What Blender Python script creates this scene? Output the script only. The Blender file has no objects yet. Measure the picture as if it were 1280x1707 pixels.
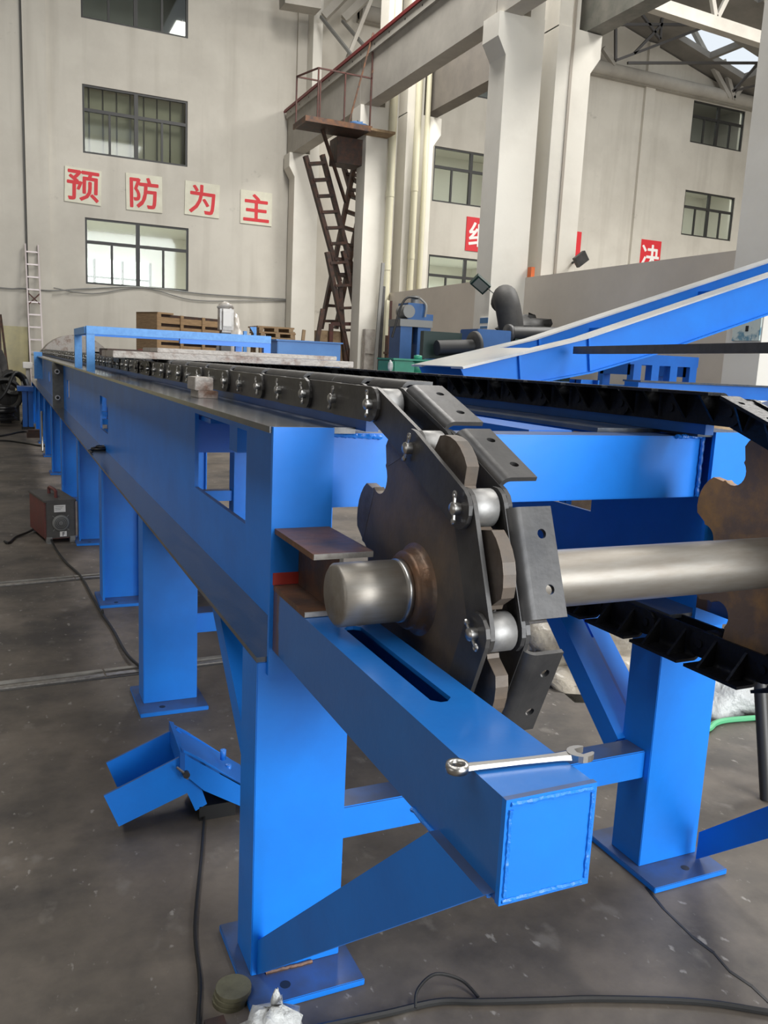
import bpy, bmesh, math, random
from mathutils import Vector, Matrix
random.seed(7)
C = bpy.context.scene.collection
S = bpy.context.scene
PI = math.pi

# ------------------------------------------------------------------ camera
FPX = 1397.4
YAW, PIT, ROL = math.radians(24.55), math.radians(10.05), math.radians(-2.68)
CAMH = 1.5
_f = Vector((math.sin(YAW)*math.cos(PIT), math.cos(YAW)*math.cos(PIT), -math.sin(PIT)))
_r0 = Vector((math.cos(YAW), -math.sin(YAW), 0)); _d0 = _f.cross(_r0)
_c, _s = math.cos(ROL), math.sin(ROL)
_r = _c*_r0 + _s*_d0; _d = -_s*_r0 + _c*_d0
cd = bpy.data.cameras.new('camera'); cam = bpy.data.objects.new('camera', cd); C.objects.link(cam)
cd.sensor_fit = 'VERTICAL'; cd.sensor_height = 24; cd.lens = FPX/1707*24; cd.clip_end = 200; cd.clip_start = 0.02
m = Matrix((( _r.x, -_d.x, -_f.x, 0), (_r.y, -_d.y, -_f.y, 0), (_r.z, -_d.z, -_f.z, CAMH), (0, 0, 0, 1)))
cam.matrix_world = m
S.camera = cam

# ------------------------------------------------------------------ light
w = bpy.data.worlds.new('world'); S.world = w; w.use_nodes = True
bg = w.node_tree.nodes['Background']; bg.inputs[0].default_value = (0.86, 0.93, 1.0, 1); bg.inputs[1].default_value = 1.0
def area(name, loc, rot, sx, sy, power, col=(1, 1, 1)):
    l = bpy.data.lights.new(name, 'AREA'); l.shape = 'RECTANGLE'; l.size = sx; l.size_y = sy; l.energy = power; l.color = col
    o = bpy.data.objects.new(name, l); C.objects.link(o); o.location = loc; o.rotation_euler = rot
    return o
area('daylight_through_gate', (6.2, -11.8, 4.6), (math.radians(90), 0, 0), 12, 9, 3400, (0.95, 0.98, 1.0))
area('roof_daylight_and_fill', (5.4, -4, 11.9), (0, 0, 0), 3, 10, 800, (1.0, 0.98, 0.95))
area('roof_daylight_and_fill', (6.4, 14.0, 12.2), (0, 0, 0), 1.8, 8, 1350, (1.0, 0.97, 0.92))
area('left_fill_light', (-13.6, 0, 2.2), (0, math.radians(-90), 0), 4.2, 7, 130, (1.0, 0.98, 0.95))  # fill lamp added at left to brighten left faces; no opening there
area('roof_daylight_and_fill', (-4.5, 3, 11.9), (0, 0, 0), 3, 14, 620, (1.0, 0.98, 0.95))  # fill lamp added over the unseen left bay to lift the floor
area('roof_daylight_and_fill', (16.0, 9, 12.3), (0, 0, 0), 5, 12, 3900, (1.0, 0.97, 0.92))
S.view_settings.view_transform = 'Standard'; S.view_settings.look = 'None'
S.view_settings.gamma = 1; S.view_settings.use_curve_mapping = False
S.view_settings.exposure = -0.04

# ------------------------------------------------------------------ pixel to point on a known plane
def on(ax, val, x, y):
    d = _r*((x-640)/FPX) + _d*((y-853.5)/FPX) + _f
    o = Vector((0, 0, CAMH)); t = (val-o[ax])/d[ax]
    return o + d*t
def at(x, y, Y): return on(1, Y, x, y)

# ------------------------------------------------------------------ materials
def mat(name, col, rough=0.5, metal=0.0, col2=None, scale=6.0, amt=1.0, bump=0.0, bscale=40.0, coat=0.0, spec=0.5, stretch=None, thr=(0.35, 0.7), rvar=0.0, coords='Object'):
    M = bpy.data.materials.new(name); M.use_nodes = True
    nt = M.node_tree; b = nt.nodes['Principled BSDF']
    b.inputs['Base Color'].default_value = (*col, 1); b.inputs['Roughness'].default_value = rough
    b.inputs['Metallic'].default_value = metal; b.inputs['Coat Weight'].default_value = coat; b.inputs['Coat Roughness'].default_value = 0.15
    b.inputs['Specular IOR Level'].default_value = spec
    tc = nt.nodes.new('ShaderNodeTexCoord'); mp = nt.nodes.new('ShaderNodeMapping')
    nt.links.new(tc.outputs[coords], mp.inputs[0])
    if stretch: mp.inputs['Scale'].default_value = stretch
    if col2 is not None:
        n = nt.nodes.new('ShaderNodeTexNoise'); n.inputs['Scale'].default_value = scale; n.inputs['Detail'].default_value = 8; n.inputs['Roughness'].default_value = 0.65
        nt.links.new(mp.outputs[0], n.inputs['Vector'])
        r = nt.nodes.new('ShaderNodeMapRange'); r.inputs[1].default_value = thr[0]; r.inputs[2].default_value = thr[1]; r.inputs[4].default_value = amt
        nt.links.new(n.outputs['Fac'], r.inputs[0])
        mx = nt.nodes.new('ShaderNodeMix'); mx.data_type = 'RGBA'
        mx.inputs[6].default_value = (*col, 1); mx.inputs[7].default_value = (*col2, 1)
        nt.links.new(r.outputs[0], mx.inputs[0]); nt.links.new(mx.outputs[2], b.inputs['Base Color'])
        if rvar:
            rr = nt.nodes.new('ShaderNodeMapRange'); rr.inputs[3].default_value = rough; rr.inputs[4].default_value = rough+rvar
            nt.links.new(n.outputs['Fac'], rr.inputs[0]); nt.links.new(rr.outputs[0], b.inputs['Roughness'])
    if bump:
        n2 = nt.nodes.new('ShaderNodeTexNoise'); n2.inputs['Scale'].default_value = bscale; n2.inputs['Detail'].default_value = 6
        nt.links.new(mp.outputs[0], n2.inputs['Vector'])
        bp = nt.nodes.new('ShaderNodeBump'); bp.inputs['Strength'].default_value = bump; bp.inputs['Distance'].default_value = 0.02
        nt.links.new(n2.outputs['Fac'], bp.inputs['Height']); nt.links.new(bp.outputs[0], b.inputs['Normal'])
    return M
def nodes(M): return M.node_tree, M.node_tree.nodes['Principled BSDF']

BLUE = (0.008, 0.215, 0.80)
blue = mat('blue_paint', BLUE, 0.40, col2=(0.010, 0.175, 0.67), scale=3.0, coat=0.12, spec=0.35, bump=0.02, bscale=30)
blue2 = mat('deep_blue_paint', (0.010, 0.13, 0.50), 0.4, col2=(0.012, 0.10, 0.40), scale=3)
paleblue = mat('pale_blue_paint', (0.10, 0.33, 0.72), 0.45, col2=(0.06, 0.24, 0.6), scale=30)
weldblue = mat('weld_blue', (0.012, 0.2, 0.75), 0.25, bump=0.3, bscale=70, coat=0.4)
blue3 = mat('satin_blue_paint', (0.010, 0.165, 0.62), 0.5, col2=(0.012, 0.14, 0.54), scale=3, spec=0.35)
pressblue = mat('muted_blue_paint', (0.028, 0.10, 0.27), 0.45, col2=(0.022, 0.08, 0.21), scale=4)
deckpaint = mat('grey_reflection_deck_paint', (0.034, 0.052, 0.080), 0.24, col2=(0.10, 0.095, 0.088), scale=7, amt=0.85, coat=0.6, stretch=(3, 0.8, 1), bump=0.04, thr=(0.38, 0.72))  # grey colour stands in for grazing reflections on the blue deck paint
sheen_pale = mat('pale_reflection_paint', (0.46, 0.46, 0.45), 0.3, col2=(0.25, 0.30, 0.38), scale=2.5, coat=0.3, thr=(0.45, 0.75))  # pale tone paints in the bright grazing reflection on blue flange tops
black = mat('black_oiled_steel', (0.036, 0.034, 0.033), 0.42, 0.2, col2=(0.065, 0.061, 0.057), scale=12, bump=0.04)
rollm = mat('matt_turned_steel', (0.34, 0.335, 0.325), 0.5, 0.7, col2=(0.24, 0.235, 0.23), scale=30, bump=0.03)
gloss = mat('glossy_black_paint', (0.006, 0.006, 0.007), 0.42, spec=0.22, bump=0.15, bscale=60)
gun = mat('mill_scale_steel', (0.042, 0.042, 0.044), 0.42, 0.45, col2=(0.075, 0.073, 0.072), scale=9, bump=0.05)
steel = mat('machined_steel', (0.29, 0.27, 0.24), 0.42, 0.65, col2=(0.22, 0.19, 0.155), scale=9, amt=0.8, bump=0.03, bscale=120, stretch=(1, 6, 6))
bright = mat('bright_steel', (0.50, 0.49, 0.47), 0.32, 1.0)
edge = mat('cut_steel_edge', (0.42, 0.40, 0.37), 0.42, 0.7, col2=(0.22, 0.2, 0.18), scale=30)
wheel = mat('sprocket_steel', (0.085, 0.073, 0.063), 0.5, 0.2, col2=(0.17, 0.12, 0.08), scale=7, amt=0.9, bump=0.06, thr=(0.4, 0.72))
rustwheel = mat('rusty_sprocket_steel', (0.20, 0.13, 0.08), 0.6, 0.0, col2=(0.50, 0.26, 0.075), scale=6, amt=1, bump=0.08, thr=(0.42, 0.66))
tooth_m = mat('flame_cut_steel', (0.20, 0.17, 0.145), 0.5, 0.6, col2=(0.10, 0.075, 0.055), scale=14, bump=0.08)
hubrust = mat('rusty_weld_collar', (0.13, 0.105, 0.085), 0.42, 0.6, col2=(0.20, 0.10, 0.05), scale=10, bump=0.15)
rust = mat('rusty_mill_steel', (0.075, 0.058, 0.055), 0.5, 0.4, col2=(0.24, 0.11, 0.05), scale=8, bump=0.1)
rustplate = mat('flaking_plate', (0.36, 0.33, 0.30), 0.55, 0.3, col2=(0.16, 0.085, 0.055), scale=9, bump=0.3, thr=(0.5, 0.7))
rustdark = mat('dark_rusty_iron', (0.035, 0.029, 0.026), 0.6, 0.3, col2=(0.10, 0.045, 0.028), scale=10, bump=0.15)
redrust = mat('red_oxide_iron', (0.10, 0.03, 0.022), 0.6, 0.1, col2=(0.05, 0.03, 0.025), scale=8)
plaster = mat('painted_plaster', (0.58, 0.55, 0.485), 0.85, col2=(0.47, 0.44, 0.385), scale=0.55, amt=0.8, bump=0.25, bscale=1.6, thr=(0.42, 0.7))
colpl = mat('white_column_plaster', (0.70, 0.675, 0.61), 0.8, col2=(0.56, 0.53, 0.47), scale=0.8, amt=0.6, bump=0.25, bscale=2.5, thr=(0.45, 0.75))
beampl = mat('concrete_beam', (0.43, 0.405, 0.36), 0.85, col2=(0.33, 0.31, 0.275), scale=1.2, bump=0.15, bscale=4)
partm = mat('grey_render', (0.60, 0.545, 0.475), 0.85, col2=(0.50, 0.455, 0.40), scale=0.9, amt=0.8, bump=0.12, bscale=3)
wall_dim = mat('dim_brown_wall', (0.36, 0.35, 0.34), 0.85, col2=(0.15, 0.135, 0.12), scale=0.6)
roofm = mat('roof_slab', (0.25, 0.235, 0.21), 0.9, col2=(0.16, 0.15, 0.135), scale=0.8)
dado = mat('yellowed_dado_paint', (0.52, 0.47, 0.27), 0.7, col2=(0.40, 0.37, 0.25), scale=3)
frame_m = mat('dark_window_frame', (0.028, 0.028, 0.027), 0.5)
wood = mat('crate_board', (0.33, 0.215, 0.11), 0.75, col2=(0.2, 0.12, 0.06), scale=6, stretch=(1, 1, 8), bump=0.1)
wood2 = mat('weathered_board', (0.20, 0.13, 0.075), 0.8, col2=(0.36, 0.26, 0.15), scale=7, bump=0.15)
redm = mat('sign_red', (0.62, 0.025, 0.035), 0.6)
cream = mat('sign_cream', (0.70, 0.69, 0.56), 0.55, col2=(0.6, 0.57, 0.46), scale=4)
white_m = mat('sign_white', (0.82, 0.80, 0.77), 0.6)
rubber = mat('black_rubber', (0.010, 0.010, 0.010), 0.5)
dustrub = mat('dusty_rubber', (0.04, 0.037, 0.034), 0.65, col2=(0.02, 0.02, 0.02), scale=8)
green = mat('green_casting_paint', (0.03, 0.27, 0.17), 0.42, col2=(0.02, 0.19, 0.12), scale=6)
darkgreen = mat('dark_green_paint', (0.012, 0.03, 0.026), 0.4)
pvc = mat('cream_pvc', (0.66, 0.63, 0.47), 0.4)
brownpipe = mat('grey_brown_pipe', (0.33, 0.295, 0.25), 0.5)
alu = mat('aluminium_rail', (0.42, 0.37, 0.36), 0.4, 0.6)
film = mat('plastic_film', (0.50, 0.47, 0.43), 0.25, col2=(0.30, 0.27, 0.24), scale=6, coat=0.4)
tarpm = mat('dusty_tarpaulin', (0.42, 0.37, 0.29), 0.45, col2=(0.25, 0.215, 0.165), scale=5, coat=0.2, bump=0.9, bscale=14)
bagm = mat('white_plastic_bag', (0.50, 0.51, 0.50), 0.3, bump=0.8, bscale=25)
maroon = mat('maroon_enamel', (0.16, 0.035, 0.03), 0.45, col2=(0.10, 0.04, 0.035), scale=10)
panelgrey = mat('dusty_grey_panel', (0.055, 0.052, 0.048), 0.55, col2=(0.09, 0.083, 0.075), scale=8)
greenhose = mat('green_hose', (0.10, 0.42, 0.20), 0.4)
redbox = mat('red_oxide_paint', (0.45, 0.04, 0.03), 0.5)
clothblue = mat('blue_cloth', (0.05, 0.12, 0.26), 0.85)
orange = mat('orange_tin', (0.6, 0.14, 0.04), 0.5)
curtain = mat('beige_blind', (0.34, 0.295, 0.22), 0.8)
roomwall = mat('office_wall', (0.68, 0.66, 0.60), 0.8)
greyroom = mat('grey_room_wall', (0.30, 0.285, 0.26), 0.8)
metalgrey = mat('grey_painted_iron', (0.20, 0.20, 0.19), 0.5, 0.2)
redline = mat('red_conductor_rail', (0.16, 0.012, 0.014), 0.5)

# grey mixed into the upward faces of the blue paint
def dusty(M, dcol, amt, lo=0.75):
    nt, b = nodes(M); ge = nt.nodes.new('ShaderNodeNewGeometry'); sp = nt.nodes.new('ShaderNodeSeparateXYZ'); nt.links.new(ge.outputs['True Normal'], sp.inputs[0])
    tc = nt.nodes.new('ShaderNodeTexCoord'); n = nt.nodes.new('ShaderNodeTexNoise'); n.inputs['Scale'].default_value = 9; n.inputs['Detail'].default_value = 7; nt.links.new(tc.outputs['Object'], n.inputs['Vector'])
    r = nt.nodes.new('ShaderNodeMapRange'); r.inputs[1].default_value = lo; r.inputs[2].default_value = .97; r.inputs[4].default_value = amt; nt.links.new(sp.outputs['Z'], r.inputs[0])
    r2 = nt.nodes.new('ShaderNodeMapRange'); r2.inputs[1].default_value = .3; r2.inputs[2].default_value = .6; r2.inputs[3].default_value = .75; nt.links.new(n.outputs['Fac'], r2.inputs[0])
    ml = nt.nodes.new('ShaderNodeMath'); ml.operation = 'MULTIPLY'; nt.links.new(r.outputs[0], ml.inputs[0]); nt.links.new(r2.outputs[0], ml.inputs[1])
    old = b.inputs['Base Color'].links[0].from_socket
    mx = nt.nodes.new('ShaderNodeMix'); mx.data_type = 'RGBA'; mx.inputs[7].default_value = (*dcol, 1)
    nt.links.new(ml.outputs[0], mx.inputs[0]); nt.links.new(old, mx.inputs[6]); nt.links.new(mx.outputs[2], b.inputs['Base Color'])
dusty(blue, (0.05, 0.052, 0.062), .88)
# wall plaster: add water stains and drips
nt, b = nodes(plaster)
tc = nt.nodes.new('ShaderNodeTexCoord'); mp = nt.nodes.new('ShaderNodeMapping'); mp.inputs['Scale'].default_value = (1.6, 1.0, 0.12)
nt.links.new(tc.outputs['Object'], mp.inputs[0])
n = nt.nodes.new('ShaderNodeTexNoise'); n.inputs['Scale'].default_value = 1.5; n.inputs['Detail'].default_value = 9; nt.links.new(mp.outputs[0], n.inputs['Vector'])
r = nt.nodes.new('ShaderNodeMapRange'); r.inputs[1].default_value = 0.52; r.inputs[2].default_value = 0.8; r.inputs[4].default_value = 0.55; nt.links.new(n.outputs['Fac'], r.inputs[0])
old = b.inputs['Base Color'].links[0].from_socket
mx = nt.nodes.new('ShaderNodeMix'); mx.data_type = 'RGBA'; mx.inputs[7].default_value = (0.36, 0.33, 0.28, 1)
nt.links.new(r.outputs[0], mx.inputs[0]); nt.links.new(old, mx.inputs[6]); nt.links.new(mx.outputs[2], b.inputs['Base Color'])

mp = nt.nodes.new('ShaderNodeMapping'); mp.inputs['Scale'].default_value = (1, 1, 1.8); nt.links.new(tc.outputs['Object'], mp.inputs[0])
n = nt.nodes.new('ShaderNodeTexNoise'); n.inputs['Scale'].default_value = 1.1; n.inputs['Detail'].default_value = 12; n.inputs['Roughness'].default_value = .75; nt.links.new(mp.outputs[0], n.inputs['Vector'])
r = nt.nodes.new('ShaderNodeMapRange'); r.inputs[1].default_value = 0.63; r.inputs[2].default_value = 0.70; r.inputs[4].default_value = 0.5; nt.links.new(n.outputs['Fac'], r.inputs[0])
old = b.inputs['Base Color'].links[0].from_socket
mx = nt.nodes.new('ShaderNodeMix'); mx.data_type = 'RGBA'; mx.inputs[7].default_value = (0.27, 0.25, 0.22, 1)
nt.links.new(r.outputs[0], mx.inputs[0]); nt.links.new(old, mx.inputs[6]); nt.links.new(mx.outputs[2], b.inputs['Base Color'])

# floor: dark trowelled concrete, oil stains, pale scuffs
floor_m = mat('dirty_concrete', (0.150, 0.125, 0.10), 0.5, col2=(0.058, 0.050, 0.043), scale=1.7, bump=0.15, bscale=9, thr=(0.38, 0.62), rvar=0.2)
nt, b = nodes(floor_m)
tc = nt.nodes.new('ShaderNodeTexCoord')
for sc_, lo, hi, colr, am, st in ((4.5, 0.55, 0.68, (0.055, 0.048, 0.042), 0.6, (1, 1, 1)), (9, 0.62, 0.72, (0.21, 0.19, 0.165), 0.6, (1, .7, 1)), (30.0, 0.655, 0.72, (0.33, 0.31, 0.28), 0.7, (1, 0.6, 1)), (0.45, 0.5, 0.8, (0.15, 0.118, 0.08), 0.65, (1, 1, 1))):
    mp = nt.nodes.new('ShaderNodeMapping'); mp.inputs['Scale'].default_value = st; nt.links.new(tc.outputs['Object'], mp.inputs[0])
    n = nt.nodes.new('ShaderNodeTexNoise'); n.inputs['Scale'].default_value = sc_; n.inputs['Detail'].default_value = 8; nt.links.new(mp.outputs[0], n.inputs['Vector'])
    r = nt.nodes.new('ShaderNodeMapRange'); r.inputs[1].default_value = lo; r.inputs[2].default_value = hi; r.inputs[4].default_value = am; nt.links.new(n.outputs['Fac'], r.inputs[0])
    old = b.inputs['Base Color'].links[0].from_socket
    mx = nt.nodes.new('ShaderNodeMix'); mx.data_type = 'RGBA'; mx.inputs[7].default_value = (*colr, 1)
    nt.links.new(r.outputs[0], mx.inputs[0]); nt.links.new(old, mx.inputs[6]); nt.links.new(mx.outputs[2], b.inputs['Base Color'])

# take-up tube paint stops short of the post: bare rust there
tubeblue = mat('tube_blue_paint', (0.010, 0.15, 0.50), 0.30, coat=0.35, col2=(0.012, 0.12, 0.42), scale=4, bump=0.03)
nt, b = nodes(tubeblue)
tc = nt.nodes.new('ShaderNodeTexCoord'); sp = nt.nodes.new('ShaderNodeSeparateXYZ'); nt.links.new(tc.outputs['Object'], sp.inputs[0])
n = nt.nodes.new('ShaderNodeTexNoise'); n.inputs['Scale'].default_value = 18; nt.links.new(tc.outputs['Object'], n.inputs['Vector'])
a_ = nt.nodes.new('ShaderNodeMath'); a_.operation = 'MULTIPLY_ADD'; a_.inputs[1].default_value = 0.05; nt.links.new(n.outputs['Fac'], a_.inputs[0]); nt.links.new(sp.outputs['Y'], a_.inputs[2])
r = nt.nodes.new('ShaderNodeMapRange'); r.inputs[1].default_value = 1.715; r.inputs[2].default_value = 1.73; nt.links.new(a_.outputs[0], r.inputs[0])
old = b.inputs['Base Color'].links[0].from_socket
mx = nt.nodes.new('ShaderNodeMix'); mx.data_type = 'RGBA'; mx.inputs[7].default_value = (0.10, 0.055, 0.04, 1)
nt.links.new(r.outputs[0], mx.inputs[0]); nt.links.new(old, mx.inputs[6]); nt.links.new(mx.outputs[2], b.inputs['Base Color'])

glass = bpy.data.materials.new('window_glass'); glass.use_nodes = True
nt = glass.node_tree; nt.nodes.clear()
o_ = nt.nodes.new('ShaderNodeOutputMaterial'); t_ = nt.nodes.new('ShaderNodeBsdfTransparent'); t_.inputs[0].default_value = (0.86, 0.9, 0.88, 1)
g_ = nt.nodes.new('ShaderNodeBsdfGlossy'); g_.inputs['Roughness'].default_value = 0.04; lw = nt.nodes.new('ShaderNodeLayerWeight'); pw = nt.nodes.new('ShaderNodeMath'); pw.operation = 'POWER'; pw.inputs[1].default_value = 4; nt.links.new(lw.outputs['Facing'], pw.inputs[0]); fz = nt.nodes.new('ShaderNodeMath'); fz.operation = 'MULTIPLY_ADD'; fz.inputs[1].default_value = .7; fz.inputs[2].default_value = .04; nt.links.new(pw.outputs[0], fz.inputs[0])
mxs = nt.nodes.new('ShaderNodeMixShader')
nt.links.new(fz.outputs[0], mxs.inputs[0]); nt.links.new(t_.outputs[0], mxs.inputs[1]); nt.links.new(g_.outputs[0], mxs.inputs[2]); nt.links.new(mxs.outputs[0], o_.inputs[0])
def emis(name, col, st):
    M = bpy.data.materials.new(name); M.use_nodes = True; nt, b = nodes(M)
    b.inputs['Base Color'].default_value = (*col, 1); b.inputs['Emission Color'].default_value = (*col, 1); b.inputs['Emission Strength'].default_value = st
    return M
daywin = emis('daylit_far_window', (0.93, 1.0, 0.97), 1.6)
tube_light = emis('lamp_tube', (1, 1, 1), 6.0)

# ------------------------------------------------------------------ mesh builder
class MB:
    def __init__(s): s.v = []; s.f = []; s.sm = []
    def add(s, vs, fs, smooth=False):
        o = len(s.v); s.v += [tuple(p) for p in vs]
        s.f += [tuple(i+o for i in f) for f in fs]; s.sm += [smooth]*len(fs); return s
    def box(s, x0, x1, y0, y1, z0, z1):
        v = [(x, y, z) for z in (z0, z1) for y in (y0, y1) for x in (x0, x1)]
        return s.add(v, [(0, 2, 3, 1), (4, 5, 7, 6), (0, 1, 5, 4), (2, 6, 7, 3), (0, 4, 6, 2), (1, 3, 7, 5)])
    def bar(s, p, q, w, h, up=(0, 0, 1)):
        p, q = Vector(p), Vector(q); d = (q-p).normalized(); up = Vector(up)
        if abs(d.dot(up)) > 0.98: up = Vector((0, 1, 0))
        r = d.cross(up).normalized(); u = r.cross(d)
        v = []
        for e in (p, q):
            for a, b_ in ((-1, -1), (1, -1), (1, 1), (-1, 1)): v.append(e + r*(a*w/2) + u*(b_*h/2))
        return s.add(v, [(0, 1, 2, 3), (7, 6, 5, 4), (0, 4, 5, 1), (1, 5, 6, 2), (2, 6, 7, 3), (3, 7, 4, 0)])
    def cyl(s, p, q, r, n=16, r2=None, caps=True):
        p, q = Vector(p), Vector(q); d = (q-p).normalized(); r2 = r if r2 is None else r2
        u = d.orthogonal().normalized(); w_ = d.cross(u)
        v = []
        for e, rr in ((p, r), (q, r2)):
            v += [e + (u*math.cos(2*PI*i/n) + w_*math.sin(2*PI*i/n))*rr for i in range(n)]
        s.add(v, [(i, (i+1) % n, n+(i+1) % n, n+i) for i in range(n)], True)
        if caps: s.add(v, [tuple(range(n-1, -1, -1)), tuple(range(n, 2*n))])
        return s
    def tube(s, pts, r, n=8):
        pts = [Vector(p) for p in pts]; rings = []; u = None
        for i, p in enumerate(pts):
            d = (pts[min(i+1, len(pts)-1)] - pts[max(i-1, 0)]).normalized()
            if u is None: u = d.orthogonal().normalized()
            u = (u - d*u.dot(d)).normalized(); w_ = d.cross(u)
            rr = r[i] if isinstance(r, (list, tuple)) else r
            rings.append([p + (u*math.cos(2*PI*k/n) + w_*math.sin(2*PI*k/n))*rr for k in range(n)])
        v = [q for ring in rings for q in ring]; fs = []
        for i in range(len(pts)-1):
            fs += [(i*n+k, i*n+(k+1) % n, (i+1)*n+(k+1) % n, (i+1)*n+k) for k in range(n)]
        s.add(v, fs, True)
        return s.add(v, [tuple(range(n-1, -1, -1)), tuple(range((len(pts)-1)*n, len(pts)*n))])
    def prism(s, poly, ax, a, b_):          # poly in the two other axes (order: x,y,z without ax)
        def P(t, c):
            l = list(t); l.insert(ax, c); return l
        n = len(poly); v = [P(t, a) for t in poly] + [P(t, b_) for t in poly]
        return s.add(v, [tuple(range(n)), tuple(range(2*n-1, n-1, -1))] + [(i, n+i, n+(i+1) % n, (i+1) % n) for i in range(n)])
    def lathe(s, prof, p, d, n=32):         # prof: (r, t) along axis d from p
        p, d = Vector(p), Vector(d).normalized(); u = d.orthogonal().normalized(); w_ = d.cross(u)
        v = []
        for r, t in prof:
            v += [p + d*t + (u*math.cos(2*PI*i/n) + w_*math.sin(2*PI*i/n))*r for i in range(n)]
        fs = []
        for j in range(len(prof)-1):
            fs += [(j*n+i, j*n+(i+1) % n, (j+1)*n+(i+1) % n, (j+1)*n+i) for i in range(n)]
        return s.add(v, fs, True)
    def torus(s, c, R, r, ax=2, n=24, k=8, a0=0, a1=2*PI):
        pts = []
        for i in range(n+1):
            a = a0 + (a1-a0)*i/n; l = [R*math.cos(a), R*math.sin(a)]; l.insert(ax, 0); pts.append(Vector(c)+Vector(l))
        return s.tube(pts, r, k)
    def blob(s, c, rx, ry, rz, seed=0, amp=0.15, n=14, m_=9, flat=False):
        rnd = random.Random(seed); ph = [(rnd.uniform(0, 6.3), rnd.uniform(2, 6), rnd.uniform(2, 6)) for _ in range(5)]
        v = []
        for j in range(m_+1):
            th = PI*j/m_
            for i in range(n):
                a = 2*PI*i/n; d = 1 + amp*sum(math.sin(k1*a+p_)*math.sin(k2*th+p_) for p_, k1, k2 in [(q[0], round(q[1]), q[2]) for q in ph])/1.5
                z = math.cos(th)*rz*d
                if flat: z = max(z, 0)
                v.append((c[0]+math.sin(th)*math.cos(a)*rx*d, c[1]+math.sin(th)*math.sin(a)*ry*d, c[2]+z))
        fs = [(j*n+i, (j+1)*n+i, (j+1)*n+(i+1) % n, j*n+(i+1) % n) for j in range(m_) for i in range(n)]
        return s.add(v, fs, True)
    def mesh(s, name, mt, fix=True, bevel=0):
        me = bpy.data.meshes.new(name); me.from_pydata(s.v, [], s.f)
        me.polygons.foreach_set('use_smooth', s.sm)
        bm = bmesh.new(); bm.from_mesh(me)
        bmesh.ops.remove_doubles(bm, verts=bm.verts, dist=1e-5)
        if bevel:
            es = [e for e in bm.edges if len(e.link_faces) == 2 and e.calc_face_angle(0) > 0.6]
            bmesh.ops.bevel(bm, geom=es, offset=bevel, segments=2, affect='EDGES', clamp_overlap=True)
        if fix: bmesh.ops.recalc_face_normals(bm, faces=bm.faces)
        if not all(s.sm): 
          for e in bm.edges:
            if len(e.link_faces) == 2 and e.calc_face_angle(0) > 0.62: e.smooth = False
        bm.to_mesh(me); bm.free()
        me.materials.append(mt); me.update(); return me
    def build(s, name, mt, parent=None, bevel=0):
        o = bpy.data.objects.new(name, s.mesh(name, mt, bevel=bevel)); C.objects.link(o)
        if parent is not None: attach(o, parent)
        return o

def attach(o, parent):                      # mesh data is in world coordinates
    o.parent = parent
    if parent.type == 'EMPTY': o.location = -Vector(parent.location)
def tag(o, label, cat, group=None, kind=None):
    o['label'] = label; o['category'] = cat
    if group: o['group'] = group
    if kind: o['kind'] = kind
    return o
def thing(name, loc, label, cat, group=None):
    o = bpy.data.objects.new(name, None); C.objects.link(o); o.location = loc; o.empty_display_size = 0.1
    return tag(o, label, cat, group)
def struct(name, loc=(0, 0, 0)):
    o = bpy.data.objects.new(name, None); C.objects.link(o); o.location = loc; o['kind'] = 'structure'; return o
def smesh(mb, name, mt, label=None, cat=None):
    o = mb.build(name, mt); o['kind'] = 'structure'
    if label: o['label'] = label; o['category'] = cat
    return o
def one(mb, name, mt, label, cat, group=None, bevel=0, loc=None):
    o = mb.build(name, mt, bevel=bevel); return tag(o, label, cat, group)

def glyph(name, ch, size, mt, parent, mw, depth=0.004, bold=0.012):
    cu = bpy.data.curves.new(name, 'FONT'); cu.body = ch; cu.size = size; cu.extrude = depth
    cu.align_x = 'CENTER'; cu.align_y = 'CENTER'; cu.resolution_u = 3
    t = bpy.data.objects.new(name+'_src', cu); C.objects.link(t)
    dg = bpy.context.evaluated_depsgraph_get(); me0 = bpy.data.meshes.new_from_object(t.evaluated_get(dg))
    bpy.data.objects.remove(t); bpy.data.curves.remove(cu)
    vs = [v.co.copy() for v in me0.vertices]; fs = [tuple(p.vertices) for p in me0.polygons]; bpy.data.meshes.remove(me0)
    xs = [v.x for v in vs]; ys = [v.y for v in vs]; cx, cy = (min(xs)+max(xs))/2, (min(ys)+max(ys))/2
    mb = MB(); k = 0; b_ = bold*size                   # heavier strokes: shifted copies, each a hair deeper
    for dx, dy in ((0, 0), (1, 0), (-1, 0), (0, 1), (0, -1), (.7, .7), (-.7, .7), (.7, -.7), (-.7, -.7)):
        mb.add([mw @ Vector((v.x-cx+dx*b_, v.y-cy+dy*b_, v.z-k*.0004)) for v in vs], fs); k += 1
    me = bpy.data.meshes.new(name); me.from_pydata(mb.v, [], mb.f); me.materials.append(mt)
    o = bpy.data.objects.new(name, me); C.objects.link(o)
    if parent is not None: attach(o, parent)
    return o
FACE_S = Matrix.Rotation(PI/2, 4, 'X')       # text standing up, facing -Y

# ================================================================== SETTING
YW = 24.0
smesh(MB().box(-14.3, 26.3, -14.3, YW+0.3, -0.3, 0.0), 'floor', floor_m)
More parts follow.
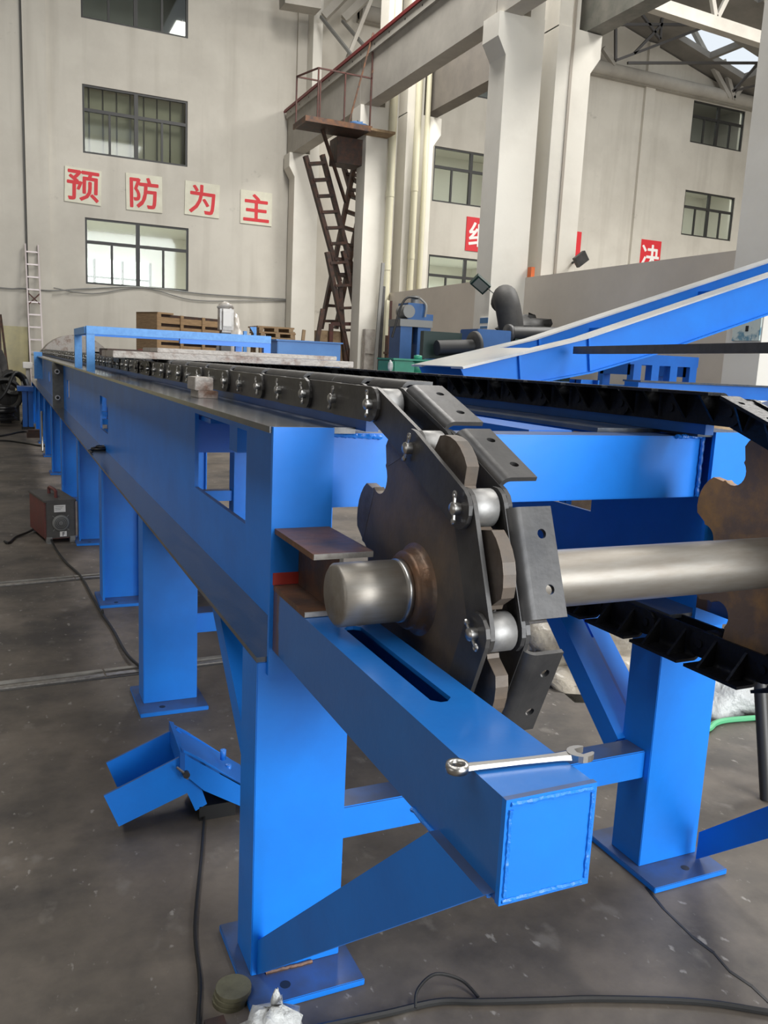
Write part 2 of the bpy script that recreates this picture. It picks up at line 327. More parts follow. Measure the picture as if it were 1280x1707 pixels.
# embedded floor rails crossing the hall
def floor_rail(n, p0, p1):
    p0, p1 = Vector(p0), Vector(p1)
    d = (p1-p0).normalized(); nrm = Vector((-d.y, d.x, 0))
    t = struct('trim_%d' % n)
    k = 0; L = (p1-p0).length; x = 0
    rnd = random.Random(n)
    while x < L:
        l = min(rnd.uniform(1.2, 2.0), L-x)
        MB().bar(p0+d*(x+.004), p0+d*(x+l-.004), 0.035, 0.012).build('rail_strip', edge, t)
        MB().bar(p0+d*(x+.004)+nrm*0.055, p0+d*(x+l-.004)+nrm*0.055, 0.03, 0.016).build('rail_strip', floorstrip, t)
        x += l
    MB().bar(p0-nrm*0.032, p1-nrm*0.032, 0.02, 0.004).build('groove', black, t)
floorstrip = mat('worn_concrete_lip', (0.16, 0.15, 0.135), 0.7, col2=(0.30, 0.285, 0.25), scale=8, bump=0.3)
floor_rail(1, (-6, 3.60, 0), (7, 4.24, 0))
floor_rail(2, (-6, 4.98, 0), (7, 6.5, 0))
# crack in the floor slab
cr = MB(); pts = [(1.70, 1.72), (1.678, 1.62), (1.668, 1.5), (1.674, 1.43), (1.66, 1.36), (1.672, 1.3), (1.664, 1.2), (1.68, 1.05), (1.67, 0.8)]
for a, b_ in zip(pts, pts[1:]): cr.bar((*a, 0.0), (*b_, 0.0), random.uniform(0.006, 0.013), 0.003)
smesh(cr, 'floor_crack', rubber)

# back wall with window openings
wins = [(2.03, 4.68, 9.64, 11.25), (2.03, 4.68, 6.45, 8.10), (2.05, 4.72, 3.20, 4.87),
        (12.08, 14.7, 9.62, 11.2), (12.08, 14.7, 6.44, 8.03), (12.08, 14.7, 3.20, 4.87),
        (21.95, 24.36, 9.54, 10.9), (21.98, 24.33, 6.46, 7.97)]
xs = sorted({-14.3, 26.3, *[q for w_ in wins for q in w_[:2]]}); zs = sorted({0.0, 11.3, *[q for w_ in wins for q in w_[2:]]})
mb = MB()
for i in range(len(xs)-1):
    cell = []
    for j in range(len(zs)-1):
        cx, cz = (xs[i]+xs[i+1])/2, (zs[j]+zs[j+1])/2
        if any(a < cx < b_ and c < cz < d for a, b_, c, d in wins): continue
        mb.box(xs[i], xs[i+1], YW, YW+0.24, zs[j], zs[j+1])
mb.prism([(-14.3, 11.3), (24.2, 11.3), (9.05, 14.95), (9.05, 15.5), (-14.3, 15.5)], 1, YW, YW+.24)
smesh(mb, 'wall_back', plaster)
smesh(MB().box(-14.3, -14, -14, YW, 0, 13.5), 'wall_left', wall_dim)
smesh(MB().box(26, 26.3, -14, YW, 0, 15.5), 'wall_right', plaster)
smesh(MB().box(-14.3, 0.2, -14.3, -14, 0, 13.5).box(12.2, 26.3, -14.3, -14, 0, 15.5).box(0.2, 12.2, -14.3, -14, 9.2, 15.5), 'wall_front', plaster)
smesh(MB().box(0.66, 1.20, YW-0.10, YW, 0, 15).box(7.66, 8.3, YW-0.1, YW, 0, 15).box(19.75, 20.15, YW-0.12, YW, 0, 12.3), 'trim_3', plaster)
smesh(MB().cyl((0.63, YW-0.03, 0), (0.63, YW-0.03, 13), 0.018, 6), 'trim_4', metalgrey)
smesh(MB().box(-8, 0.655, YW-0.012, YW, 0, 2.0), 'trim_5', dado)

# windows: frame, mullions, glass panes
def window(n, x0, x1, z0, z1, y=YW):
    t = struct('window_%d' % n); fw = 0.05; zt = z1 - (z1-z0)*0.36; xm = (x0+x1)/2
    f = MB()
    f.box(x0, x1, y+.03, y+.10, z0, z0+fw).box(x0, x1, y+.03, y+.10, z1-fw, z1).box(x0, x0+fw, y+.03, y+.10, z0+fw, z1-fw).box(x1-fw, x1, y+.03, y+.10, z0+fw, z1-fw)
    fo = f.build('window_frame', frame_m, t)
    MB().box(xm-.05, xm+.05, y+.025, y+.105, z0+fw, z1-fw).build('mullion', frame_m, t)
    for a, b_ in ((x0+fw, xm-.05), (xm+.05, x1-fw)):
        MB().box(a, b_, y+.03, y+.10, zt-.04, zt+.04).build('transom', frame_m, t)
        mid = (a+b_)/2
        MB().box(mid-.028, mid+.028, y+.035, y+.09, z0+fw, zt-.04).build('sash_stile', frame_m, t)
        MB().box(a, b_, y+.062, y+.066, zt+.04, z1-fw).build('pane', glass, t)
        MB().box(a, mid-.028, y+.062, y+.066, z0+fw, zt-.04).build('pane', glass, t)
        MB().box(mid+.028, b_, y+.062, y+.066, z0+fw, zt-.04).build('pane', glass, t)
for i, w_ in enumerate(wins): window(i+1, *w_)

# rooms behind the windows
def room(n, x0, x1, z0, z1, depth, m_, power, strips=False, far=False):
    y0 = YW+0.24; y1 = y0+depth
    mb = MB(); mb.box(x0, x1, y1, y1+.1, z0, z1); mb.box(x0-.1, x0, y0, y1, z0, z1); mb.box(x1, x1+.1, y0, y1, z0, z1); mb.box(x0, x1, y0, y1, z0-.1, z0); mb.box(x0, x1, y0, y1, z1, z1+.1)
    smesh(mb, 'wall_room%s' % ('' if n == 1 else '.%03d' % n), m_)
    if power: area('room_fill_lamp', ((x0+x1)/2, y0+.45, z1-.08), (0, 0, 0), (x1-x0)*.6, .6, power, (1, .98, .94))  # area lamp added out of view to brighten the room
room(1, 0.5, 6.5, 2.4, 5.15, 4.5, roomwall, 170)
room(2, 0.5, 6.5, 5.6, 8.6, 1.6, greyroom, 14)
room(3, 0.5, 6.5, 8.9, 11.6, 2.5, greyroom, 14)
room(4, 10.5, 16.3, 2.4, 5.15, 4.5, roomwall, 170)
room(5, 10.5, 16.3, 5.6, 8.6, 3.0, roomwall, 90)
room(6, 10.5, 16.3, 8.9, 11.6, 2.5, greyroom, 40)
room(7, 20.0, 25.9, 5.6, 8.6, 3.0, roomwall, 70)
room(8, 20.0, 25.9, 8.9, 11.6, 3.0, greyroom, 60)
# far glazed wall of the two bright offices (looks out on daylight)
for xa, xb in ((1.0, 4.4), (12.2, 16.0)):
    t = thing('office_window', (xa, 28.6, 3.0), 'sunlit window on the far wall of the office seen through the lower %s pane' % ('left bay' if xa < 5 else 'middle bay'), 'window')
    MB().box(xa, xb, 28.60, 28.66, 3.0, 4.3).build('pane', daywin, t)
    for k in range(5):
        x = xa+(xb-xa)*k/4; MB().box(x-.04, x+.04, 28.55, 28.6, 3.0, 4.3).build('glazing_bar', metalgrey, t)
    MB().box(xa, xb, 28.54, 28.6, 3.72, 3.78).build('rail', metalgrey, t)
# blinds close behind window 2
t = thing('vertical_blind', (3.35, YW+0.45, 6.3), 'beige vertical blind behind the middle left-bay window', 'blind')
for k in range(9):
    x = 1.9+0.345*k
    MB().box(x, x+0.30, YW+.42, YW+.44, 6.3, 8.25).build('slat', curtain, t)
t2 = thing('ceiling_lamp', (22.8, YW+1.5, 8.5), 'white strip lamps on the ceiling behind the upper right-bay window', 'lamp')
for k in range(2): MB().box(22.0+k*1.1, 22.8+k*1.1, YW+1.2, YW+1.35, 8.42, 8.5).build('lamp_tube', tube_light, t2)
t2 = thing('ceiling_lamp', (22.8, YW+1.5, 11.4), 'white strip lamps on the ceiling behind the topmost right-bay window', 'lamp')
for k in range(3): MB().box(21.7+k*0.9, 22.4+k*0.9, YW+1.2, YW+1.35, 11.42, 11.5).build('lamp_tube', tube_light, t2)

# roof slabs with open roof lights
def slab_with_holes(name, x0, x1, y0, y1, z, holes, slope=0):
    xs = sorted({x0, x1, *[q for h in holes for q in h[:2]]}); ys = sorted({y0, y1, *[q for h in holes for q in h[2:]]}); mb = MB()
    for i in range(len(xs)-1):
        for j in range(len(ys)-1):
            cx, cy = (xs[i]+xs[i+1])/2, (ys[j]+ys[j+1])/2
            if any(a < cx < b_ and c < cy < d for a, b_, c, d in holes): continue
            mb.box(xs[i], xs[i+1], ys[j], ys[j+1], z, z+.2)
    return smesh(mb, name, roofm)
slab_with_holes('ceiling', -14.3, 9.0, -14.3, YW+.3, 12.6, [(-6, -3, -4, 10), (3.9, 6.9, -9, 1), (5.4, 7.4, 10, 19.2)])
rb = MB(); yr = [-14.3, 4, 23.4, 24.3]          # right bay roof falls toward the right
def rz(x): return 15.0 - (x-9.0)*0.24
def rpanel(xa, xb, ya, yb):
    rb.add([(xa, ya, rz(xa)), (xb, ya, rz(xb)), (xb, yb, rz(xb)), (xa, yb, rz(xa)), (xa, ya, rz(xa)+.2), (xb, ya, rz(xb)+.2), (xb, yb, rz(xb)+.2), (xa, yb, rz(xa)+.2)],
           [(0, 1, 2, 3), (7, 6, 5, 4), (0, 4, 5, 1), (1, 5, 6, 2), (2, 6, 7, 3), (3, 7, 4, 0)])
for xa, xb, ya, yb in ((9, 26.3, -14.3, 6), (9, 14, 6, 24.3), (20.3, 26.3, 6, 21.9), (23.3, 26.3, 21.9, 24.3), (14, 20.3, 20.0, 24.3), (20.3, 23.3, 23.2, 24.3), (21.7, 21.8, 21.9, 23.2)): rpanel(xa, xb, ya, yb)
smesh(rb, 'ceiling_right', roofm)
smesh(MB().box(8.9, 9.05, -14.3, YW, 12.6, 15.3), 'wall_clerestory', beampl)

# ring beam along the right bay gable
smesh(MB().tube([(9.4, YW-.25, 11.14), (25.9, YW-.25, 11.14)], 0.2, 14).box(9.4, 25.9, YW-.2, YW, 10.93, 11.3), 'trim_6', beampl)
# roof truss chords and bracing in the right bay
def truss(name, y, label):
    A0, A1 = at(1080, 5, y), at(1280, 70, y); dz = (A1.z-A0.z)/(A1.x-A0.x)
    def bz(x): return A0.z + (x-A0.x)*dz
    t = thing(name, (14, y, bz(14)), label, 'truss')
    MB().bar((9.3, y, bz(9.3)), (25.9, y, bz(25.9)), 0.26, 0.30).build('bottom_chord', beampl, t)
    MB().bar((9.1, y, rz(9.1)-.14), (25.9, y, rz(25.9)-.14), 0.22, 0.2).build('top_chord', beampl, t)
    for k in range(6):
        xa = 10.6+k*2.1
        MB().bar((xa, y, bz(xa)+.1), (xa+1.05, y, rz(xa+1.05)-.2), 0.10, 0.12).build('web_member', beampl, t)
        MB().bar((xa+1.05, y, rz(xa+1.05)-.2), (xa+2.1, y, bz(xa+2.1)+.1), 0.10, 0.12).build('web_member', beampl, t)
    return t
truss('roof_truss', 18.0, 'pale concrete roof truss crossing the right bay near the picture top')
darkrod = mat('dark_rod', (.035, .032, .03), .6)
def rods(name, label, segs, r=0.035):
    t = thing(name, segs[0][0], label, 'bracing')
    for a, b_ in segs: MB().bar(a, b_, r*2, r*2).build('brace_rod', beampl if name == 'roof_struts' else darkrod, t)
    return t
A = lambda x, y, Y=21.0: tuple(at(x, y, Y))
rods('roof_bracing', 'thin dark steel roof bracing under the broken roof light', [
    (A(1008, 41), A(1150, 41)), (A(1026, 42), A(1026, 100)), (A(1026, 101), A(1172, 46)), (A(1064, 16), A(1100, 66)), (A(1100, 66), A(1103, 30)),
    (A(1056, 90), A(1102, 42)), (A(1046, 105), A(1290, 105)), (A(1222, 152), A(1290, 135)), (A(1222, 152), A(1262, 108))])
rods('roof_struts', 'pale angle struts of the right bay roof above the fascia beam', [
    (A(1005, 80, 23.6), A(1024, 108, 23.6)), (A(1150, 40, 23.6), A(1215, 162, 23.6)), (A(1205, 100, 23.6), A(1222, 165, 23.6)), (A(1265, 105, 23.6), A(1222, 165, 23.6))], 0.07)

# columns of the two rows
def column(name, x0, x1, y0, z_corb, left=True, label='', upper=(0.0, 1.0)):
    d = 0.5; mb = MB(); cw = 0.16 if left else 0.18
    if left: poly = [(x0, 0), (x1, 0), (x1, z_corb+.02), (x0-cw, z_corb), (x0-cw, z_corb-.36), (x0, z_corb-.62)]
    else: poly = [(x0, 0), (x1, 0), (x1, z_corb-.62), (x1+cw, z_corb-.36), (x1+cw, z_corb), (x0, z_corb+.02)]
    mb.prism(poly, 1, y0, y0+d)
    u0, u1 = x0+(x1-x0)*upper[0], x0+(x1-x0)*upper[1]
    mb.box(u0, u1, y0+.02, y0+d-.02, z_corb, 15.0)
    if not left:                                       # shallow flute down the face
        pass
    o = smesh(mb, name, colpl); tag(o, label, 'column'); return o
ROW1 = [(23.4, 'farthest white column of the near row, at the back wall corner'), (18.3, 'white column carrying the rusty access platform'), (12.55, 'tall white column with left bracket beside the black rubber boot'), (6.8, 'white column cut off by the right edge of the photo')]
for y0, lb in ROW1: column('concrete_column', 7.5, 8.2, y0, 7.08, True, lb, (0.62, 1.0))
for y0, lb in ((18.3, 'white column of the far row with drain pipes down it'), (12.55, 'white column with right bracket behind the grey partition'), (6.8, 'white far-row column hidden behind the right edge column')):
    c = column('concrete_column', 8.48, 9.17, y0, 7.08, False, lb, (0.0, 0.6))
    smesh(MB().box(8.74, 8.79, y0-.02, y0, 0, 15), 'trim_7' if y0 > 18 else ('trim_8' if y0 > 12 else 'trim_9'), brownpipe)

# partition wall between the rows
smesh(MB().box(8.18, 8.32, 7.3, 12.55, 0, 3.05).box(8.18, 8.32, 13.05, 18.3, 0, 3.1), 'wall_partition', partm)
tag(one(MB().box(8.20, 8.27, 12.42, 12.53, 3.05, 3.22), 'tin_box', orange, 'small orange tin on the partition top beside the column', 'tin'), 'small orange tin on the partition top beside the column', 'tin')

# crane beams on the brackets
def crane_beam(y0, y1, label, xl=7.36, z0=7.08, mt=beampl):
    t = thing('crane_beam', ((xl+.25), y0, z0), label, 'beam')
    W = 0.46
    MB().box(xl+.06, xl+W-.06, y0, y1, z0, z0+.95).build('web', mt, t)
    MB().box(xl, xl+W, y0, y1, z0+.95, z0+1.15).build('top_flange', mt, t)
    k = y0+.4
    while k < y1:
        MB().cyl((xl-.004, k, z0+1.05), (xl+.01, k, z0+1.05), 0.022, 8).build('hole_shade_disc', rubber, t); k += .75  # dark discs paint the shade inside the beam's bolt holes
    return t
crane_beam(18.55, 23.85, 'concrete crane beam over the access platform, farthest of the near row')
crane_beam(12.8, 18.53, 'long concrete crane beam between the platform column and tall column')
crane_beam(7.05, 12.78, 'concrete crane beam running out of the picture top at the near end')
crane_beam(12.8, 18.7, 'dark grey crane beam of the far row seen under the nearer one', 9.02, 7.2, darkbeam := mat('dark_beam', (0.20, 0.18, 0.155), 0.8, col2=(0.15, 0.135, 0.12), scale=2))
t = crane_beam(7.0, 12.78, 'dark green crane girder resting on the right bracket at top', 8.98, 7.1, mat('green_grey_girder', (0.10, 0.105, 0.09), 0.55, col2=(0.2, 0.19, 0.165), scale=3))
o = MB().bar((7.35, 23.95, 8.25), (7.35, 7.05, 8.25), 0.05, 0.07)
o.cyl((7.35, 23.95, 8.25), (7.35, 24.0, 8.25), 0.03, 8)
one(o, 'conductor_rail', redline, 'dark red conductor rail along the top edge of the crane beams', 'rail')
# knee braces over the beam
for a, b_, lb in ((at(535, 28, 23), at(590, 97, 21), 'left inclined strut between the far column head and crane beam'), (at(571, 35, 23), at(610, 80, 21), 'right inclined strut between the far column head and crane beam')):
    one(MB().bar(a, b_, 0.07, 0.07), 'inclined_strut', metalgrey, lb, 'strut')
one(MB().bar(at(618, 0, 21.5), at(578, 100, 21.5), 0.09, 0.09), 'inclined_strut', beampl, 'pale slender strut crossing the two dark struts at top', 'strut')
one(MB().bar(at(540, 28, 23.2), at(575, -8, 23.0), 0.22, 0.2).bar(at(573, 32, 23.2), at(615, -8, 23.0), 0.2, 0.2), 'roof_strut', beampl, 'pair of pale roof struts above the farthest column', 'strut')
one(MB().bar(at(470, -2, 22.8), at(530, 8, 22.8), 0.5, 0.35), 'roof_beam_end', beampl, 'pale beam end at the picture top left of the columns', 'beam')

# ================================================================== CONVEYOR
XM = 1.232                                    # plane of symmetry
def mx_(x, s): return x if s > 0 else 2*XM - x
def sbox(mb, s, x0, x1, *r):
    a, b_ = sorted((mx_(x0, s), mx_(x1, s))); return mb.box(a, b_, *r)
CF = thing('steel_conveyor', (XM, 1.757, 0), 'long bright blue welded steel frame on legs carrying both chains', 'conveyor')
ZT, ZB = 1.354, 0.82; YE = 18.6
def weld(a, b_, r=0.006, parent=CF, n=26, m_=None):
    a, b_ = Vector(a), Vector(b_); rnd = random.Random(int(a.x*1000+a.z*777+b_.y*99))
    pts = [a.lerp(b_, i/n) + Vector((rnd.uniform(-.18, .18), rnd.uniform(-.18, .18), rnd.uniform(-.18, .18)))*r for i in range(n+1)]
    MB().tube(pts, [r*rnd.uniform(.8, 1.12) for _ in pts], 6).build('weld_bead', m_ or weldblue, parent)
splm = mat('olive_grey_plate', (.17, .165, .14), .5, .2, col2=(.10, .10, .09), scale=12)
cut = [(2.30, 3.005, 1.03, 1.296), (5.77, 6.26, 0.955, 1.185), (9.33, 9.65, 0.985, 1.17), (13.2, 13.6, 1.0, 1.15)]
for s in (1, -1):
    # web plate with openings
    mb = MB(); ys = sorted({1.757, YE, *[q for c in cut for q in c[:2]]}); zs = sorted({ZB+.012, ZT-.014, *[q for c in cut for q in c[2:]]})
    for i in range(len(ys)-1):
        hz = [c for c in cut if c[0] <= ys[i] and c[1] >= ys[i+1]]
        if hz:
            c = hz[0]; sbox(mb, s, .617, .631, ys[i], ys[i+1], ZB+.012, c[2]); sbox(mb, s, .617, .631, ys[i], ys[i+1], c[3], ZT-.014)
        else: sbox(mb, s, .617, .631, ys[i], ys[i+1], ZB+.012, ZT-.014)
    mb.build('side_web', blue, CF)
    mb = MB(); sbox(mb, s, .522, .722, 1.757, YE, ZT-.014, ZT); mb.build('top_flange', deckpaint, CF)
    mb = MB(); sbox(mb, s, .503, .750, 1.757, YE, ZB, ZB+.012); mb.build('bottom_flange', deckpaint, CF)
    mb = MB(); sbox(mb, s, .7225, .95, 1.902, YE, ZT-.016, ZT-.0045); mb.build('track_plate', deckpaint, CF)
    mb = MB(); sbox(mb, s, .7235, .753, 1.70, YE, ZT-.004, 1.382); mb.build('track_rail', blue2, CF)
    mb = MB(); sbox(mb, s, .527, .667, 1.745, 1.757, ZB-.03, ZT); mb.build('end_plate', blue, CF)
    mb = MB(); sbox(mb, s, .47, .60, YE-3.3, YE-3.28, 0.98, 1.42); mb.build('end_bracket', paleblue, CF)
    # bolted splice
    mb = MB(); sbox(mb, s, .500, .616, 10.2, 10.225, ZB+.012, ZT-.014); sp_ = mb.build('splice_plate', splm, CF)
    for z in (.95, 1.24):
        x = mx_(.55, s); MB().cyl((x, 10.19, z), (x, 10.2, z), .028, 14).build('washer', bright, sp_)
        MB().cyl((x, 10.165, z), (x, 10.19, z), .017, 6).build('bolt', rubber, sp_)
    # take-up tube with slot, cap
    x0, x1, z0, z1, yf, yb = .536, .668, .851, .99, .787, 1.745
    mb = MB(); th = .008
    sbox(mb, s, x0, x0+th, yf, yb, z0, z1-th); sbox(mb, s, x1-th, x1, yf, yb, z0, z1-th); sbox(mb, s, x0+th, x1-th, yf, yb, z0, z0+th)
    sx0, sx1, sy0, sy1 = .588, .624, 1.07, 1.46
    sbox(mb, s, x0, sx0, yf, yb, z1-th, z1); sbox(mb, s, sx1, x1, yf, yb, z1-th, z1); sbox(mb, s, sx0, sx1, yf, sy0, z1-th, z1); sbox(mb, s, sx0, sx1, sy1, yb, z1-th, z1)
    for (ya, yb_) in ((sy0, sy0+.012), (sy1, sy1-.012)):
        for xa, xb in ((sx0, sx0+.012), (sx1, sx1-.012)):
            p = [(mx_(xa, s), ya), (mx_(xb, s), ya), (mx_(xa, s), yb_)]; mb.prism(p, 2, z1-th, z1)
    mb.build('take_up_tube', tubeblue, CF)
    mb = MB(); sbox(mb, s, x0-.001, x1+.002, yf-.008, yf+.001, z0-.001, z1+.001); cp = mb.build('tube_cap', blue, CF)
    if s > 0:
        for a, b_ in (((x0+.006, yf-.008, z1-.006), (x1-.006, yf-.008, z1-.006)), ((x1-.004, yf-.008, z1-.01), (x1-.004, yf-.008, z0+.01)), ((x0+.004, yf-.008, z0+.004), (x1-.01, yf-.008, z0+.004)), ((x0+.006, yf-.008, z1-.012), (x0+.006, yf-.008, z0+.01))):
            weld(a, b_, .0035, cp)
        weld((x0-.001, .80, z0), (x0-.001, 1.02, z0), .004)
    # I-beam slider guide above the tube (bare, rusty)
    mb = MB(); sbox(mb, s, .535, .662, 1.492, 1.745, 1.119, 1.131); sbox(mb, s, .535, .655, 1.535, 1.745, .9905, 1.002); sbox(mb, s, .592, .602, 1.50, 1.745, 1.002, 1.119)
    g = mb.build('slider_guide', rust, CF)
    mb = MB(); sbox(mb, s, .536, .661, 1.4885, 1.492, 1.1195, 1.1305); sbox(mb, s, .536, .654, 1.5315, 1.535, .991, 1.0015); sbox(mb, s, .593, .601, 1.497, 1.50, 1.06, 1.119); mb.build('cut_end', edge, g)
    mb = MB(); sbox(mb, s, .533, .592, 1.742, 1.745, 1.003, 1.03); mb.build('primer_patch', redbox, g)
    # brace plate from leg foot up to the tube
    mb = MB(); p = [(1.757, .03), (1.757, .125), (1.03, .851), (.80, .851)]
    p = [(1.757, .0185), (1.757, .112), (.94, .862), (.79, .862)]
    xa, xb = sorted((mx_(.520, s), mx_(.536, s)))
    mb.prism(p, 0, xa, xb); mb.build('brace_plate', blue, CF)
    # diagonal stays under the beam
    MB().bar((mx_(.60, s), 1.91, .30), (mx_(.60, s), 2.50, .80), .07, .07).build('diagonal_stay', blue, CF)

LEGY = [1.757, 3.49, 5.11, 6.83, 8.9, 10.8, 12.6, 14.4, 16.2, 18.2]
for s in (1, -1):
    for k, y in enumerate(LEGY):
        dy = 0.033 if (s < 0 and k == 0) else 0
        y += dy; mb = MB()
        if k < 2:
            sbox(mb, s, .505, .733, y, y+.13, .018, ZB); lg = mb.build('leg', blue, CF, bevel=.002)
        else:
            sbox(mb, s, .505, .517, y, y+.16, .018, ZB); sbox(mb, s, .721, .733, y, y+.16, .018, ZB); sbox(mb, s, .517, .721, y+.06, y+.07, .018, ZB); lg = mb.build('leg', blue, CF)
        mb = MB(); sbox(mb, s, .478, .762, y-.105, y+.215, 0, .018)
        # dark disc on the plate paints the shade of a bolt hole
        bp = mb.build('base_plate', blue, lg, bevel=.002)
        xx = mx_(.575, s) if s > 0 else mx_(.60, s)
        MB().cyl((xx, y-.055, .0175), (xx, y-.055, .0186), .013, 14).build('hole_shade_disc', rubber, lg)
# second row: tie bars and cross members
for k, y in enumerate(LEGY):
    MB().box(.733, 2*XM-.733, y+.04+(.015 if k == 0 else 0), y+.14, .300, .388).build('tie_bar', blue, CF, bevel=.003)
MB().box(.667, 2*XM-.667, 1.792, 1.90, 1.165, 1.338).build('cross_beam', blue, CF, bevel=.003)
for y in (3.3, 5.9, 8.7, 11.5, 14.3, 17.1): MB().box(.635, 2*XM-.635, y, y+.12, 1.12, 1.27).build('cross_beam', blue, CF)
MB().box(1.285, 1.425, 1.90, 12.0, 1.25, 1.342).build('centre_stringer', blue2, CF)
MB().box(.667, 1.285, 2.6, 2.7, 1.2, 1.30).build('cross_strut', blue, CF)
MB().box(.64, 1.1, 2.86, 3.25, 1.27, 1.285).build('inner_shelf', weldblue, CF)
# stepped diagonal tube of the right frame
MB().bar((1.745, 1.93, .36), (1.745, 2.42, .78), .085, .075).build('diagonal_stay', blue, CF)
MB().bar((1.755, 1.90, .345), (1.755, 2.20, .60), .10, .045).build('stay_angle', blue2, CF)
weld((.68, 1.789, 1.335), (.80, 1.789, 1.330), .006); weld((.67, 1.79, 1.338), (.67, 1.79, 1.18), .004)
xw = 2*XM-.667
weld((xw-.004, 1.786, 1.338), (xw-.004, 1.786, 1.17), .006); weld((xw-.10, 1.788, 1.338), (xw-.01, 1.788, 1.338), .006)
weld((.54, 1.752, .021), (.66, 1.75, .021), .005, CF, 22, rust)

# ------------------------------------------------------------------ chains
CY, CZ, PITCH = 1.405, 1.072, 0.21
R = PITCH/2/math.sin(PI/8); ZRUN = 1.4155
P2 = (CY, CZ+R); y1 = CY + math.sqrt(PITCH**2-(ZRUN-CZ-R)**2)
NRUN = 80
XC = .728
joints = [(y1+PITCH*k, ZRUN) for k in range(NRUN, -1, -1)]
for k in range(5):
    a = math.radians(90+45*k); joints.append((CY+R*math.cos(a), CZ+R*math.sin(a)))
yb, zb = joints[-1]
for k in range(1, 9): joints.append((yb+PITCH*math.cos(.03)*k, zb-.03*PITCH*k*.5))
def stadium(half, r, n=7):
    return [(half+r*math.cos(PI/2-PI*i/n), r*math.sin(PI/2-PI*i/n)) for i in range(n+1)] + [(-half+r*math.cos(-PI/2-PI*i/n), r*math.sin(-PI/2-PI*i/n)) for i in range(n+1)]
HP = PITCH/2
PR = .036
def plate_mesh(s, outer):
    x0 = .690 if outer else .6985; mb = MB()
    xa, xb = sorted(((x0-XC)*s, (x0+.008-XC)*s))
    return mb.prism(stadium(HP, PR), 0, xa, xb)
def attach_mesh(s, outer):
    # inner-side link plate bent outward into a drilled flange
    x0 = .766 if outer else .7575; mb = MB(); t = .008
    xa, xb = sorted(((x0-XC)*s, (x0+t-XC)*s)); mb.prism(stadium(HP, PR), 0, xa, xb)
    L = .090 if outer else .094; r = .022; zt = .050; prof = []
    base = x0-XC
    prof_o = [(base, .0), (base, zt-r)] + [(base+r-r*math.cos(a), zt-r+r*math.sin(a)) for a in [PI/2*i/6 for i in range(1, 7)]]
    ri = r-t
    prof_i = [(base+t, .0), (base+t, zt-r)] + [(base+r-ri*math.cos(a), zt-r+ri*math.sin(a)) for a in [PI/2*i/6 for i in range(1, 7)]]
    poly = prof_o + prof_i[::-1]
    n = len(poly)
    v = [(x*s, -L, z) for x, z in poly] + [(x*s, L, z) for x, z in poly]
    k = n//2
    for i in range(k-1):
        a, b_, c, d = i, i+1, n-2-i, n-1-i
        mb.add([v[a], v[b_], v[c], v[d]], [(0, 1, 2, 3)]); mb.add([v[n+a], v[n+b_], v[n+c], v[n+d]], [(3, 2, 1, 0)])
        mb.add([v[a], v[b_], v[n+b_], v[n+a]], [(0, 1, 2, 3)], True); mb.add([v[d], v[c], v[n+c], v[n+d]], [(3, 2, 1, 0)], True)
    # flat flange with two drilled holes
    xs0, xs1 = (base+r), .840-XC; hr = .0085; hx = (xs0+xs1)/2+.004
    for ya, yb_ in ((-L, 0), (0, L)):
        yc = (ya+yb_)/2; sq = []; ci = []
        for i in range(16):
            a = 2*PI*i/16; c, sn = math.cos(a), math.sin(a); ci.append((hx+hr*c, yc+hr*sn))
            q = 1/max(abs(c), abs(sn)); ex = c*q; ey = sn*q
            sq.append(((xs1-hx)*ex+hx if ex > 0 else (hx-xs0)*ex+hx, yc+(L/2)*ey))
        for z, flip in ((zt, False), (zt-t, True)):
            vv = [(x*s, y, z) for x, y in sq] + [(x*s, y, z) for x, y in ci]
            mb.add(vv, [((i, (i+1) % 16, 16+(i+1) % 16, 16+i)) for i in range(16)])
        vv = [(x*s, y, zt) for x, y in ci] + [(x*s, y, zt-t) for x, y in ci]; mb.add(vv, [(i, (i+1) % 16, 16+(i+1) % 16, 16+i) for i in range(16)])
    for y in (-L, L): mb.add([(xs0*s, y, zt), (xs1*s, y, zt), (xs1*s, y, zt-t), (xs0*s, y, zt-t)], [(0, 1, 2, 3)])
    mb.add([(xs1*s, -L, zt), (xs1*s, L, zt), (xs1*s, L, zt-t), (xs1*s, -L, zt-t)], [(0, 1, 2, 3)])
    return mb
pin_m = {}
def pin_mesh(s):
    mb = MB(); xo = (.678-XC)*s; xi = (.778-XC)*s
    mb.cyl((xo, 0, 0), (xi, 0, 0), .0115, 12)
    mb.lathe([(.0, -.004), (.008, -.003), (.0115, 0)], (xo, 0, 0), (s, 0, 0), 12)
    return mb
def cotter_mesh(s):
    mb = MB(); x = (.682-XC)*s
    mb.cyl((x, 0, -.022), (x, 0, .022), .0032, 6); mb.torus((x, 0, .024), .005, .0022, 0, 10, 5)
    mb.blob((x, .001, -.022), .005, .005, .006, 1, .1, 7, 5)
    return mb
gus = lambda s: MB().prism([((.773-XC)*s, .043), ((.832-XC)*s, .043), ((.773-XC)*s, -.027)], 1, -.004, .004)
